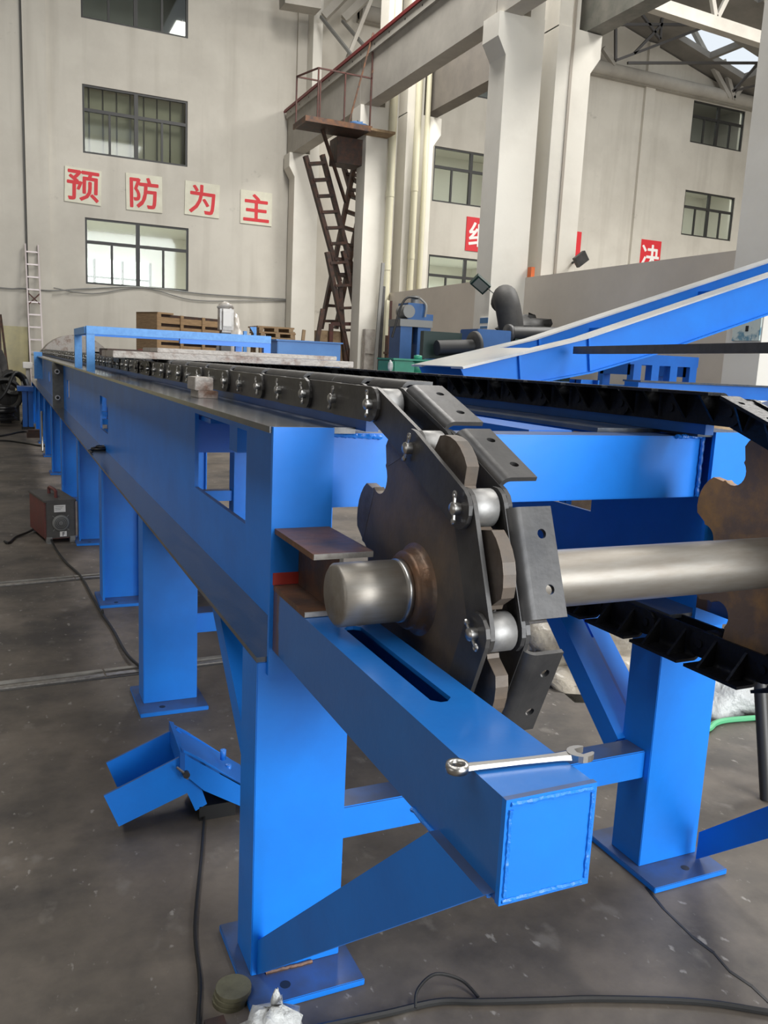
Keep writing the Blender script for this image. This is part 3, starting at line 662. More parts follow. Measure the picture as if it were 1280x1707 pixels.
def make_chain(s, label, pm, am):
    xc = mx_(XC, s); sg = 1 if s > 0 else -1
    t = thing('conveyor_chain', (xc, y1, ZRUN), label, 'chain')
    me = {('p', o): plate_mesh(sg, o).mesh('side_plate', pm) for o in (0, 1)}
    me.update({('a', o): attach_mesh(sg, o).mesh('attachment_plate', am) for o in (0, 1)})
    rm = MB().lathe([(.0115, -.0245), (.031, -.0245), (.033, -.0225), (.033, .0225), (.031, .0245), (.0115, .0245)], (0, 0, 0), (1, 0, 0), 24).mesh('roller', rollm if s > 0 else gloss)
    pm_ = pin_mesh(sg).mesh('pin', bright if s > 0 else gloss); cm = cotter_mesh(sg).mesh('cotter_pin', bright if s > 0 else gun); gm = gus(sg).mesh('gusset', gloss)
    L = Vector(t.location)
    def put(me_, name, par, loc, th):
        o = bpy.data.objects.new(name, me_); C.objects.link(o); o.parent = par
        o.location = loc; o.rotation_euler = (th, 0, 0); return o
    N = len(joints)
    for i in range(N-1):
        (ya, za), (yb, zb) = joints[i], joints[i+1]
        u = Vector((0, yb-ya, zb-za)).normalized(); th = math.atan2(-u.z, -u.y)
        mid = Vector((xc, (ya+yb)/2, (za+zb)/2)) - L
        outer = (i - NRUN) % 2
        sp = put(me[('p', outer)], 'side_plate', t, mid, th)
        ap = put(me[('a', outer)], 'attachment_plate', t, mid, th)
        if s < 0:
            for yy in (-.05, .05): put(gm, 'gusset', ap, (0, yy, 0), 0)
        put(rm, 'roller', t, Vector((xc, yb, zb))-L, 0)
        if outer:
            for yy in (-HP, HP):
                put(pm_, 'pin', sp, (0, yy, 0), 0)
                put(cm, 'cotter_pin', sp, (0, yy, 0), random.uniform(-.5, .5))
    return t
make_chain(1, 'dull black link chain with drilled bent flanges on the left track', black, gun)
make_chain(-1, 'glossy black painted link chain with gusseted flanges on the right track', gloss, gloss)

# ------------------------------------------------------------------ drive shaft with two sprockets
SH = thing('drive_shaft', (.545, CY, CZ), 'thick round steel shaft with two toothed sprockets at the front', 'shaft')
ax = (1, 0, 0)
Ltot = 2*(XM-.545)
MB().lathe([(0, 0), (.004, .0015), (.053, .0015), (.060, .007), (.060, .125), (.058, .126), (.058, .127), (.060, .127), (.060, .142), (.0605, .15), (.0605, Ltot-.15), (.06, Ltot-.125), (.06, Ltot-.007), (.054, Ltot), (0, Ltot)], (.545, CY, CZ), ax, 48).build('shaft', steel, SH)
MB().lathe([(.0585, .128), (.0615, .129), (.0615, .141), (.0585, .142)], (.545, CY, CZ), ax, 48).build('bright_collar', bright, SH)
TOOTH = ((-.0635, .272), (-.056, .306), (-.040, .316), (-.02, .3225), (0, .325), (.02, .3225), (.040, .316), (.056, .306), (.0635, .272))
def sprocket(s):
    seat = R-.0375; pts = []
    for k in range(8):
        a0 = math.radians(45*k)                            # seat k
        sc = Vector((R*math.cos(a0), R*math.sin(a0))); rs = .038
        e = Vector((math.cos(a0), math.sin(a0))); tt = Vector((-e.y, e.x))
        for i in range(-5, 6):
            ph = math.radians(88)*i/5; pts.append(sc - e*rs*math.cos(ph) + tt*rs*math.sin(ph))
        am = math.radians(45*k+22.5); em = Vector((math.cos(am), math.sin(am))); tm = Vector((-em.y, em.x))
        for w_, r_ in TOOTH: pts.append(em*r_ + tm*w_)
    poly = [(CY+p.x, CZ+p.y) for p in pts]
    xa, xb = sorted((mx_(.7165, s), mx_(.7395, s)))
    mb = MB(); n = len(poly)
    # fan-filled faces so concave outline triangulates cleanly
    v = [(xa, CY, CZ), (xb, CY, CZ)] + [(xa, *p) for p in poly] + [(xb, *p) for p in poly]
    fs = []
    for i in range(n):
        j = (i+1) % n; fs += [(0, 2+j, 2+i), (1, 2+n+i, 2+n+j), (2+i, 2+j, 2+n+j, 2+n+i)]
    mb.add(v, fs); sp = mb.build('sprocket', wheel if s > 0 else rustwheel, SH)
    x0 = mx_(.7165, s); d = -1 if s > 0 else 1
    MB().lathe([(.0605, .030), (.072, .029), (.077, .022), (.079, .010), (.085, .004), (.092, -.001)], (x0, CY, CZ), (d, 0, 0), 40).build('weld_collar', hubrust, sp)
    # flame-cut tooth rims stand slightly proud on the inner face
    if s > 0:
        for k in range(8):
            am = math.radians(45*k+22.5); em = Vector((math.cos(am), math.sin(am))); tm = Vector((-em.y, em.x))
            q = [em*r_+tm*w_*.995 for w_, r_ in TOOTH]; q = [em*.262-tm*.06]+q+[em*.262+tm*.06]
            MB().prism([(CY+p.x, CZ+p.y) for p in q], 0, .716, .740).build('tooth', tooth_m, sp)
    return sp
sprocket(1); sprocket(-1)

# ================================================================== THINGS ON AND BY THE CONVEYOR
# combination spanner on the tube end
t = thing('wrench', (.60, .845, .991), 'chrome combination wrench lying across the end of the blue square tube', 'wrench')
zw = .9965
a_, b_ = Vector((.513, .862, zw)), Vector((.690, .842, zw)); d = (b_-a_).normalized(); nn = Vector((-d.y, d.x, 0))
mb = MB(); v = []
for tt, hw, hh in ((.012, .0065, .003), (.03, .0055, .0028), (.09, .005, .0025), (.145, .006, .003), (.165, .0085, .0035)):
    p = a_+d*tt
    v.append([p+nn*hw-Vector((0, 0, hh)), p-nn*hw-Vector((0, 0, hh)), p-nn*hw*.8+Vector((0, 0, hh)), p+nn*hw*.8+Vector((0, 0, hh))])
flat = [q for ring in v for q in ring]; fs = [(0, 1, 2, 3), (16, 19, 18, 17)]
for i in range(4):
    for k in range(4): fs.append((i*4+k, i*4+(k+1) % 4, i*4+4+(k+1) % 4, i*4+4+k))
mb.add(flat, fs); mb.build('shank', bright, t)
mb = MB(); mb.lathe([(.0085, -.0055), (.0145, -.0055), (.0155, 0), (.0145, .0055), (.0085, .0055), (.0085, -.0055)], a_+Vector((0, 0, .001)), (0, 0, 1), 24); mb.build('ring_end', bright, t)
ph = math.atan2(d.y, d.x)+.26; pts = []
for i in range(15):
    aa = math.radians(38) + (2*PI-math.radians(76))*i/14; pts.append((b_.x+.019*math.cos(aa+ph), b_.y+.017*math.sin(aa+ph)))
for xx, yy in ((.014, -.008), (-.003, -.0085), (-.0065, 0), (-.003, .0085), (.014, .008)):
    pts.append((b_.x+xx*math.cos(ph)-yy*math.sin(ph), b_.y+xx*math.sin(ph)+yy*math.cos(ph)))
MB().prism(pts, 2, zw-.0045, zw+.0045).build('jaw', bright, t)

# steel block on the flange
t = thing('steel_block', (.635, 2.95, ZT), 'small stepped rusty steel block standing on the beam top flange', 'block')
MB().box(.600, .668, 2.87, 3.0, ZT, 1.380).build('foot', rustplate, t, bevel=.002)
MB().box(.592, .654, 2.885, 3.02, 1.380, 1.424).build('upper_block', rustplate, t, bevel=.002)
# stack of heavy plates across both chains
zf = ZRUN+.0515
one(MB().box(.50, 1.79, 4.42, 4.95, zf, zf+.034), 'steel_plate', rustplate, 'lower flaking steel plate lying across both chains', 'plate', 'plates across the chains', bevel=.003)
one(MB().box(.72, 1.70, 4.45, 4.95, zf+.035, zf+.058), 'steel_plate', rustplate, 'upper pale steel plate stacked on a longer one across the chains', 'plate', 'plates across the chains', bevel=.003)
one(MB().box(.60, 1.80, 5.6, 6.1, zf, zf+.045), 'steel_plate', rustdark, 'dark rusty plate lying across the chains behind the pale plates', 'plate', 'plates across the chains', bevel=.003)
one(MB().box(1.02, 1.32, 6.9, 7.3, zf, zf+.055), 'red_box', redbox, 'flat red painted box lying on the chains behind the plates', 'box', None, bevel=.004)
# portal frame of blue square tube
t = thing('portal_frame', (.57, 6.4, ZT), 'pale blue square tube frame standing astride the chains', 'frame')
zt_ = 1.61
MB().box(.545, .60, 6.4, 6.455, ZT, zt_).build('post', paleblue, t); MB().box(.535, .59, 7.35, 7.405, ZT, zt_).build('post', paleblue, t)
MB().box(1.84, 1.895, 6.4, 6.455, ZT, zt_).build('post', blue, t); MB().box(1.86, 1.915, 7.35, 7.405, ZT, zt_).build('post', blue, t)
MB().box(.545, 1.895, 6.395, 6.46, zt_, zt_+.055).build('top_rail', paleblue, t); MB().box(.535, .59, 6.46, 7.41, zt_, zt_+.05).build('side_rail', paleblue, t)
MB().box(.59, 1.86, 7.355, 7.40, zt_, zt_+.05).build('top_rail', blue, t); MB().box(1.2, 1.84, 6.4, 6.445, 1.575, 1.615).build('lower_rail', blue, t); MB().box(1.40, 1.45, 6.4, 6.45, 1.615, zt_).build('hanger', blue, t)
MB().box(1.86, 1.91, 6.46, 7.36, zt_, zt_+.05).build('side_rail', blue, t)
# wire ring on the lower flange
t = one(MB().torus((.575, 5.95, .842), .045, .009, 2, 28, 6).torus((.60, 5.98, .853), .038, .007, 2, 24, 6).tube([(.53, 5.9, .838), (.50, 5.83, .845), (.515, 5.75, .84)], .006, 6), 'wire_coil', rubber, 'coil of black wire lying on the beam lower flange', 'wire')
# bright bar leaning on a far leg
one(MB().cyl((.448, 12.1, .16), (.47, 12.6, .62), .016, 12).cyl((.448, 12.1, .16), (.446, 12.07, .13), .016, 12), 'bright_rod', bright, 'bright metal rod leaning against a far blue leg', 'rod')

# welding machine
W0 = Vector((.34, 7.05, 0))
t = thing('welding_machine', W0, 'dusty maroon and black welding machine on the floor by the legs', 'welder')
MB().box(.222, .455, 6.885, 7.42, .03, .335).build('case', maroon, t, bevel=.006)
MB().box(.232, .447, 6.872, 6.888, .04, .33).build('front_panel', panelgrey, t, bevel=.004)
MB().box(.215, .462, 6.875, 7.43, .322, .338).build('lid', panelgrey, t, bevel=.004)
h = MB().tube([(.335, 7.0, .335), (.335, 7.0, .385), (.335, 7.03, .395), (.335, 7.2, .395), (.335, 7.23, .385), (.335, 7.23, .335)], .013, 8); h.build('handle', redbox if False else maroon, t)
f = MB().lathe([(.0, 0), (.062, 0), (.066, .006), (.058, .012), (.0, .004)], (.338, 6.872, .158), (0, -1, 0), 28).build('fan_grille', metalgrey, t)
for r_ in (.045, .033, .021): MB().torus((.338, 6.862, .158), r_, .0025, 1, 24, 5).build('grille_ring', gun, f)
for k in range(4):
    a = PI/4+k*PI/2; MB().bar((.338+.05*math.cos(a), 6.868, .158+.05*math.sin(a)), (.338+.085*math.cos(a), 6.868, .158+.085*math.sin(a)), .005, .005).build('grille_arm', metalgrey, f)
lb = MB().box(.29, .375, 6.868, 6.873, .245, .30).build('rating_label', white_m, t)
for k in range(3): MB().box(.297, .36-.01*k, 6.8665, 6.8682, .287-.012*k, .290-.012*k).build('print_line', metalgrey, lb)
lb = MB().box(.33, .38, 6.868, 6.873, .05, .09).build('letter_label', white_m, t); glyph('letter', 'F', .045, rubber, lb, Matrix.Translation((.358, 6.8665, .07)) @ FACE_S, .001, .02)
for x in (.25, .425): MB().box(x-.02, x+.02, 6.86, 6.9, 0, .05).build('foot', metalgrey, t)
for x in (.25, .425): MB().box(x-.02, x+.02, 7.36, 7.4, 0, .05).build('foot', metalgrey, t)
t.rotation_euler.z = math.radians(10); t.location.x += .005
def cable(pts, r, m_, label, name='floor_cable', cat='cable'):
    return one(MB().tube(smooth(pts), r, 7), name, m_, label, cat)
def smooth(pts, n=6):
    P = [Vector(p) for p in pts]; out = []
    for i in range(len(P)-1):
        p0, p1, p2, p3 = P[max(i-1, 0)], P[i], P[i+1], P[min(i+2, len(P)-1)]
        for k in range(n):
            t = k/n; out.append(.5*((2*p1)+(p2-p0)*t+(2*p0-5*p1+4*p2-p3)*t*t+(3*p1-p0-3*p2+p3)*t**3))
    return out+[P[-1]]
cable([(.30, 6.86, .03), (.32, 6.6, .012), (.364, 6.165, .011), (.43, 5.75, .011), (.457, 5.2, .011), (.475, 4.85, .014), (.50, 4.55, .011), (.516, 4.14, .02), (.556, 3.92, .022), (.62, 3.75, .011)], .008, rubber, 'black cable trailing from the welding machine to the second leg')
tag(one(MB().torus((.478, 4.86, .018), .013, .007, 0, 14, 6), 'cable_knot', rubber, 'x', 'knot'), 'knot in the cable trailing from the welding machine', 'cable knot')
cable([(.235, 7.3, .06), (.15, 7.25, .02), (.05, 7.1, .012), (.0, 6.9, .012), (-.03, 6.95, .012)], .010, rubber, 'short black cable looping left of the welding machine')
cable([(.62, 2.75, .01), (.554, 2.51, .01), (.50, 2.3, .01), (.419, 1.997, .01), (.39, 1.8, .01), (.36, 1.675, .01), (.33, 1.55, .01)], .005, rubber, 'black cable on the floor left of the front leg')
cable([(.60, 1.56, .008), (.765, 1.542, .008), (.90, 1.53, .008), (.995, 1.494, .008), (1.15, 1.44, .008), (1.275, 1.397, .008), (1.49, 1.304, .008), (1.63, 1.215, .008), (1.8, 1.1, .008)], .008, rubber, 'thin black cable crossing the floor in the foreground')
cable([(.84, 1.53, .01), (.86, 1.56, .03), (.92, 1.585, .035), (.98, 1.56, .02), (1.0, 1.51, .006)], .004, rubber, 'thin stray wire loop lying over the foreground cable', 'stray_wire', 'wire')
cable([(-.5, 15.0, .012), (-.08, 15.36, .012), (.25, 16.1, .012), (.496, 16.05, .012)], .018, rubber, 'upper black cable on the far floor left of the legs')
cable([(-.4, 14.6, .012), (0, 14.6, .012), (.3, 14.2, .012), (.45, 13.9, .012), (.549, 13.8, .012)], .014, rubber, 'lower black cable on the far floor left of the legs')
# electrode holder pliers
t = thing('welding_tongs', (.42, 9.2, 0), 'pair of black and steel welding tongs on the floor by a leg', 'tongs')
MB().tube([(.30, 9.25, .02), (.40, 9.2, .03), (.55, 9.22, .025)], .014, 7).build('grip', rubber, t); MB().tube([(.32, 9.1, .02), (.42, 9.13, .03), (.56, 9.2, .025)], .013, 7).build('grip', rubber, t); MB().bar((.36, 9.05, .02), (.52, 9.1, .05), .03, .02).build('jaw', bright, t)

# hinged clevis bracket left of the front leg
t = thing('hinged_bracket', (.46, 2.5, .0), 'blue pinned clevis bracket lying left of the front leg', 'bracket')
Yb = 2.45
A3 = lambda x, y, Y=Yb: at(x, y, Y)
def plate_px(px_, Y, th, name, m_, par=t, Y2=None):
    P = [at(x, y, Y) for x, y in px_]; mb = MB(); n = len(P)
    v = P+[p+Vector((0, th, 0)) for p in P]
    mb.add(v, [tuple(range(n)), tuple(range(2*n-1, n-1, -1))]+[(i, n+i, n+(i+1) % n, (i+1) % n) for i in range(n)])
    return mb.build(name, m_, par)
def channel(name, p, q, w_, h_, th, m_, par, openside=1):
    p, q = Vector(p), Vector(q); d = (q-p).normalized(); r = d.cross(Vector((0, 0, 1))).normalized(); u = r.cross(d)
    mb = MB(); mb.bar(p-u*(h_/2-th/2), q-u*(h_/2-th/2), w_, th, u)
    for sd in (-1, 1): mb.bar(p+r*sd*(w_/2-th/2), q+r*sd*(w_/2-th/2), th, h_, u)
    return mb.build(name, m_, par)
def plate2(name, quad, dirv, m_, par):
    q = [Vector(p) for p in quad]; dv = Vector(dirv); n = len(q); v = q+[p+dv for p in q]; mb = MB()
    mb.add(v, [tuple(range(n)), tuple(range(2*n-1, n-1, -1))]+[(i, n+i, n+(i+1) % n, (i+1) % n) for i in range(n)])
    return mb.build(name, m_, par)
near = [(173, 1327), (300, 1262), (330, 1298), (345, 1340), (326, 1352), (312, 1322), (198, 1378)]
NP = [at(x, y, 2.52) for x, y in near]
plate2('near_cheek', NP, (0, .008, 0), blue, t)
far = [(177, 1272), (296, 1213), (318, 1245), (330, 1300), (300, 1300), (195, 1312)]
FP = [at(x, y, 2.68) for x, y in far]
plate2('far_cheek', FP, (0, .008, 0), blue, t)
plate2('web_plate', [NP[6]+Vector((.004, .008, .004)), NP[5]+Vector((0, .008, .004)), NP[5]+Vector((0, .16, .004)), NP[6]+Vector((.004, .16, .004))], (0, 0, .008), blue2, t)
pn = at(309, 1288, 2.51); MB().cyl(pn+Vector((0, -.02, 0)), pn+Vector((0, .2, .0)), .011, 12).build('pin', gun, t)
MB().tube([pn+Vector((-.03, -.012, .03)), pn+Vector((0, -.012, 0)), pn+Vector((.004, -.014, -.016))], .004, 6).build('cotter_pin', bright, t)
arm = [(296, 1212), (306, 1208), (345, 1225), (420, 1310), (420, 1345), (345, 1308), (308, 1262)]
AP = [at(x, y, 2.505) for x, y in ((306, 1250), (330, 1262), (420, 1318), (420, 1352), (340, 1318), (308, 1292))]
plate2('near_arm', AP, (0, .008, 0), blue, t)
TP = [at(306, 1250, 2.505), at(330, 1262, 2.505), at(420, 1318, 2.505)]
q = [at(304, 1252, 2.505), at(425, 1319, 2.505), at(425, 1319, 2.505)+Vector((.0, .2, .0)), at(304, 1252, 2.505)+Vector((0, .2, .0))]
plate2('arm_top', q, (0, 0, -.008), blue2, t)
FA = [p+Vector((0, .2, 0)) for p in AP]; plate2('far_arm', FA, (0, .008, 0), blue, t)
plate2('cap_plate', [at(300, 1288, 2.503), at(308, 1290, 2.503), at(308, 1290, 2.503)+Vector((0, .2, .02)), at(300, 1288, 2.503)+Vector((0, .2, .02))], (0, 0, .07), blue2, t)
for px_ in ((372, 1252), (381, 1277)):
    p = at(*px_, 2.60); MB().cyl(p+Vector((0, 0, -.03)), p+Vector((.0, 0, .005)), .010, 6).build('bolt', weldblue, t)
MB().box(.54, .66, 2.52, 2.70, 0, .05).build('packing', rubber, t)

# small things at the front
one(MB().blob((.50, 1.575, .028), .07, .05, .05, 5, .22).blob((.52, 1.60, .06), .012, .012, .04, 2, .1), 'plastic_bag', bagm, 'crumpled white plastic bag by the front base plate', 'bag')
t = thing('shim_stack', (.44, 1.76, 0), 'stack of grimy round shims beside the front base plate', 'shims')
for k in range(3): MB().cyl((.445+.004*k, 1.72, .012*k), (.445+.004*k, 1.72, .012*k+.011), .042, 20).build('shim', mat('grimy_brass', (.20, .19, .12), .5, .3, col2=(.1, .09, .06), scale=12) if k == 0 else bpy.data.materials['grimy_brass'], t)
one(MB().box(.37, .415, 1.60, 1.66, 0, .02), 'scrap_block', rustdark, 'small brown scrap block on the floor at the lower left of the foot', 'block')

# under and right of the frame
tp = MB(); tp.blob((2.85, 3.40, 0), .42, .27, .17, 3, .3, 22, 12, True).blob((3.1, 3.55, 0), .3, .25, .2, 8, .3, 18, 10, True).blob((2.6, 3.12, 0), .2, .17, .08, 9, .3, 18, 10, True)
one(tp, 'tarpaulin', tarpm, 'crumpled dusty tarpaulin heap under the right side of the frame', 'tarpaulin')
one(MB().blob((3.05, 2.70, 0), .24, .14, .17, 12, .3, 20, 12, True), 'plastic_sheet', bagm, 'crumpled clear plastic sheet heap behind the leaning pipes', 'plastic sheet')
cable([(2.55, 2.52, .014), (2.704, 2.496, .014), (2.80, 2.535, .014), (2.892, 2.543, .014), (3.094, 2.51, .014), (3.3, 2.48, .014)], .013, greenhose, 'light green hose on the floor behind the right leg', 'green_hose', 'hose')
one(MB().cyl((2.49, 1.98, .0), (2.52, 2.12, .50), .024, 14), 'dark_pipe', metalgrey if False else mat('dark_pipe_steel', (.06, .058, .055), .45, .4), 'dark pipe leaning beside the right leg', 'pipe')
one(MB().cyl((2.64, 2.06, .0), (2.60, 2.22, .50), .018, 12), 'pale_pipe', mat('flaked_pipe', (.42, .41, .39), .5, .2, col2=(.15, .145, .14), scale=12), 'pale flaking pipe leaning behind the dark pipe', 'pipe')

# ================================================================== BACKGROUND RIGHT
# inclined conveyor frame
t = thing('inclined_conveyor', (3.4, 5.0, 0), 'big bright blue inclined twin beam frame rising to the right', 'conveyor frame')
T = [at(768, 615, 5), at(972, 566, 5), at(1300, 455, 5)]; B = [at(777, 636, 5), at(868, 641, 5), at(981, 620, 5), at(1085, 590, 5), at(1300, 515, 5)]
ext = (T[2]-T[1]).normalized()*1.6
for dy, nm in ((0, 'near_beam'), (.62, 'far_beam')):
    poly = [(p.x, p.z) for p in T]+[((T[2]+ext).x, (T[2]+ext).z)]+[((B[4]+ext).x, (B[4]+ext).z)]+[(p.x, p.z) for p in B[::-1]]
    be = MB().prism(poly, 1, 5.0+dy, 5.012+dy).build(nm, blue3, t)
    pts = T+[T[2]+ext]
    for a, b_ in zip(pts, pts[1:]):
        MB().bar(a+Vector((0, .055+dy, .006)), b_+Vector((0, .055+dy, .006)), .17, .012).build('top_flange', sheen_pale, be)
    pts = B+[B[4]+ext]
    for a, b_ in zip(pts[1:], pts[2:]): MB().bar(a+Vector((0, .02+dy, -.004)), b_+Vector((0, .02+dy, -.004)), .11, .012).build('bottom_flange', blue3, be)
    for px_t, px_b in (((865, 592), (868, 640)), ((981, 563), (983, 618))):
        MB().bar(at(*px_t, 4.99)+Vector((0, dy, 0)), at(*px_b, 4.99)+Vector((0, dy, 0)), .02, .03).build('stiffener', blue3, be)
MB().bar(T[0]+Vector((0, .35, .013)), T[0].lerp(T[1], .62)+Vector((0, .35, .013)), .74, .006).build('toe_plate', sheen_pale, t)
for x in (3.4, 4.3, 5.4):
    z = T[1].z-.05+(x-T[1].x)*((T[2].z-T[1].z)/(T[2].x-T[1].x)); MB().box(x, x+.08, 5.012, 5.62, z-.1, z).build('cross_member', blue3, t)
for xa, ya in ((3.78, 4.98), (3.78, 5.55), (6.6, 4.98), (6.6, 5.55)):
    z = 1.45 if xa < 5 else 2.2
    MB().box(xa, xa+.012, ya, ya+.14, 0, z).box(xa+.15, xa+.162, ya, ya+.14, 0, z).box(xa, xa+.16, ya+.06, ya+.072, 0, z).build('leg', blue3, t)
t = thing('dark_tube', at(960, 584, 4.9), 'long black square tube lying level in front of the inclined frame', 'tube')
e_ = at(1440, 578, 2.36); MB().bar(at(960, 584, 4.9), e_, .045, .05).build('tube', black, t); MB().box(e_.x-.03, e_.x+.03, e_.y-.03, e_.y+.03, 0, e_.z-.025).build('support_post', black, t); MB().box(e_.x-.15, e_.x+.15, e_.y-.15, e_.y+.15, 0, .012).build('foot_plate', black, t)
t = thing('blue_bench', (5.9, 6.5, 0), 'blue square tube bench frame behind the inclined frame', 'bench')
MB().box(5.45, 6.3, 6.45, 6.52, 1.60, 1.70).build('top_rail', blue2, t)
for x in (5.5, 5.72, 5.95, 6.2): MB().box(x, x+.09, 6.45, 6.54, 0, 1.60).build('leg', blue2, t)
MB().box(5.45, 6.3, 6.45, 6.52, 1.32, 1.40).build('lower_rail', blue2, t)
MB().box(5.45, 6.3, 6.9, 6.98, 1.60, 1.70).build('top_rail', blue2, t)
for x in (5.5, 6.2): MB().box(x, x+.09, 6.9, 6.98, 0, 1.6).build('leg', blue2, t); MB().box(x, x+.09, 6.5, 6.95, 1.5, 1.6).build('side_rail', blue2, t)
t = thing('blue_trestle', (4.5, 4.5, 0), 'low blue beam trestle with grey top right of the right chain', 'trestle')
MB().box(3.87, 5.6, 4.48, 4.62, 1.36, 1.455).build('top_beam', blue2, t); MB().box(3.87, 5.6, 4.46, 4.64, 1.455, 1.467).build('top_plate', deckpaint, t)
for x in (4.0, 5.3): MB().box(x, x+.1, 4.5, 4.6, 0, 1.36).build('leg', blue2, t)
t = thing('plank_stack', (3.9, 4.15, 0), 'stack of weathered planks behind the right chain at the edge', 'planks')
for k in range(5):
    MB().box(3.3+.1*(k % 2), 4.6, 4.0+.02*k, 4.3+.02*k, .25*k, .25*k+.245).build('plank', wood2, t)
one(MB().bar(at(1230, 700, 2.9), at(1330, 668, 2.9), .10, .06).bar(at(1236, 722, 2.9), at(1330, 700, 2.9), .10, .06).box(3.30, 3.35, 2.88, 2.94, 0, 1.30), 'blue_rail', blue, 'short blue angle rails at the right edge above the sprocket', 'rail')

# hydraulic press
t = thing('hydraulic_press', (5.88, 12, 0), 'blue hydraulic press with grey motor on top beside the partition', 'press')
g = lambda x, y: at(x, y, 12)
zt1 = g(690, 533).z; zc0 = g(690, 545).z; x0, x1 = g(667, 560).x, g(717, 560).x
MB().box(x0, x0+.20, 12, 12.4, 0, zc0).build('column', pressblue, t); MB().box(x1-.22, x1, 12, 12.4, 0, zc0).build('column', pressblue, t)
MB().box(x0-.02, x1+.02, 11.98, 12.42, zc0, zt1).build('crosshead', metalgrey, t)
MB().box(x0, x1, 11.98, 12.42, .8, 1.1).build('bed', pressblue, t)
MB().cyl((5.86, 12.2, zc0-.25), (5.86, 12.2, zc0), .07, 16).build('ram', gun, t)
MB().box(x0+.12, x0+.42, 12.02, 12.38, zt1, g(690, 505).z).build('tank', pressblue, t)
MB().cyl((x0+.12, 11.97, zt1+.12), (x0+.12, 12.25, zt1+.12), .10, 18).build('motor', metalgrey, t)
MB().cyl((x0+.30, 12.15, g(690, 505).z), (x0+.30, 12.15, g(690, 492).z), .07, 12).build('valve', metalgrey, t)
MB().tube(smooth([(x0+.30, 12.05, g(690, 496).z), (x0+.1, 12.02, g(690, 497).z), (x0-.02, 12.0, g(690, 515).z), (x0-.1, 11.98, zc0), (x0-.15, 11.97, 1.9)]), .018, 7).build('hose', rubber, t)
MB().tube(smooth([(x0+.33, 12.05, g(690, 496).z), (x0+.4, 11.96, g(690, 508).z), (x0+.39, 11.96, zt1+.05)]), .018, 7).build('hose', metalgrey, t)
MB().box(x1-.1, x1+.06, 12.05, 12.35, zt1, g(690, 522).z).build('bracket', pressblue, t)

# low bed carrying gearbox, drums and boot
t = thing('machine_bed', (5.5, 10, 0), 'long dark blue machine bed under the green gearbox and black drums', 'machine bed')
MB().box(4.0, 8.0, 9.0, 11.2, 1.30, 1.36).build('bed_top', pressblue, t)
for x in (4.1, 5.4, 6.7, 7.85):
    for y in (9.05, 11.05): MB().box(x, x+.1, y, y+.1, 0, 1.30).build('leg', pressblue, t)
t = thing('gearbox', (4.4, 9.3, 1.36), 'green cast gearbox housing standing on the machine bed', 'gearbox')
MB().box(4.16, 4.45, 9.05, 9.5, 1.36, 1.55).build('housing', green, t, bevel=.02); MB().lathe([(0, 0), (.15, 0), (.15, .18), (.12, .20), (0, .20)], (4.56, 9.25, 1.36), (0, 0, 1), 22).build('drum', green, t)
MB().box(4.1, 4.72, 9.03, 9.5, 1.36, 1.385).build('flange', green, t); MB().box(4.15, 4.72, 9.02, 9.5, 1.545, 1.565).build('lid', green, t)
MB().lathe([(0, 0), (.05, 0), (.05, .05), (0, .06)], (4.58, 9.25, 1.56), (0, 0, 1), 14).build('boss', green, t); MB().blob((4.12, 9.03, 1.47), .03, .03, .06, 4, .1).build('rag', bagm, t)
t = thing('blue_bin', (4.95, 9.3, 1.36), 'dark blue open tub right of the green gearbox', 'tub')
MB().lathe([(.0, .01), (.24, .01), (.25, .2), (.265, .2), (.265, .22), (.24, .22), (.23, .03), (0, .03)], (4.99, 9.3, 1.36), (0, 0, 1), 24).build('tub_wall', pressblue, t)
MB().tube([(4.83, 9.1, 1.41), (4.93, 9.03, 1.42), (5.1, 9.05, 1.41)], .02, 6).build('rim_band', darkgreen, t)
t = thing('belt_drum', (5.5, 10, 1.36), 'black drum roller with a round end flange on dark cradle', 'drum')
MB().cyl((5.22, 10, 1.73), (5.76, 10, 1.77), .10, 22).build('drum', rubber, t); MB().lathe([(0, 0), (.2, 0), (.21, .02), (.21, .05), (.17, .06), (0, .06)], (5.76, 10, 1.77), (1, 0, .07), 28).build('flange', dustrub, t)
MB().box(5.2, 5.9, 9.9, 10.15, 1.36, 1.6).build('cradle', darkgreen, t); MB().box(5.12, 5.7, 10.2, 10.3, 1.36, 1.95).build('back_plate', darkgreen, t)
one(MB().box(6.0, 6.55, 10.3, 10.8, 1.36, 2.03).box(6.02, 6.1, 10.28, 10.3, 1.7, 1.75), 'blue_box', pressblue, 'blue steel box between the drum and the black boot', 'box', bevel=.01)
t = thing('rubber_boot', (6.95, 11, 1.36), 'upright bent black rubber duct boot before the tall column', 'rubber duct')
P = [(6.99, 11, 1.95), (6.97, 11, 2.15), (6.93, 11.02, 2.35), (6.91, 11.05, 2.46), (6.92, 11.12, 2.54), (6.97, 11.22, 2.56), (7.02, 11.34, 2.48)]
MB().tube(smooth(P), .19, 18).build('boot', dustrub, t); MB().lathe([(.19, 0), (.23, .0), (.23, .05), (.19, .05)], (6.99, 11, 1.95), (0, 0, 1), 24).build('collar', rubber, t); MB().box(6.75, 7.25, 10.8, 11.18, 1.36, 1.95).build('base_box', rubber, t)
t = thing('black_roller', (7.1, 10.4, 1.36), 'long black roller lying right of the rubber boot', 'roller')
MB().cyl((6.62, 10.45, 2.0), (7.9, 10.45, 2.05), .105, 22).build('roller', rubber, t); MB().lathe([(0, 0), (.13, 0), (.13, .05), (0, .05)], (6.57, 10.45, 2.0), (1, 0, .04), 22).build('end_cap', gun, t)
for x in (6.65, 7.5): MB().box(x, x+.15, 10.35, 10.55, 1.36, 1.93).build('cradle', darkgreen, t)
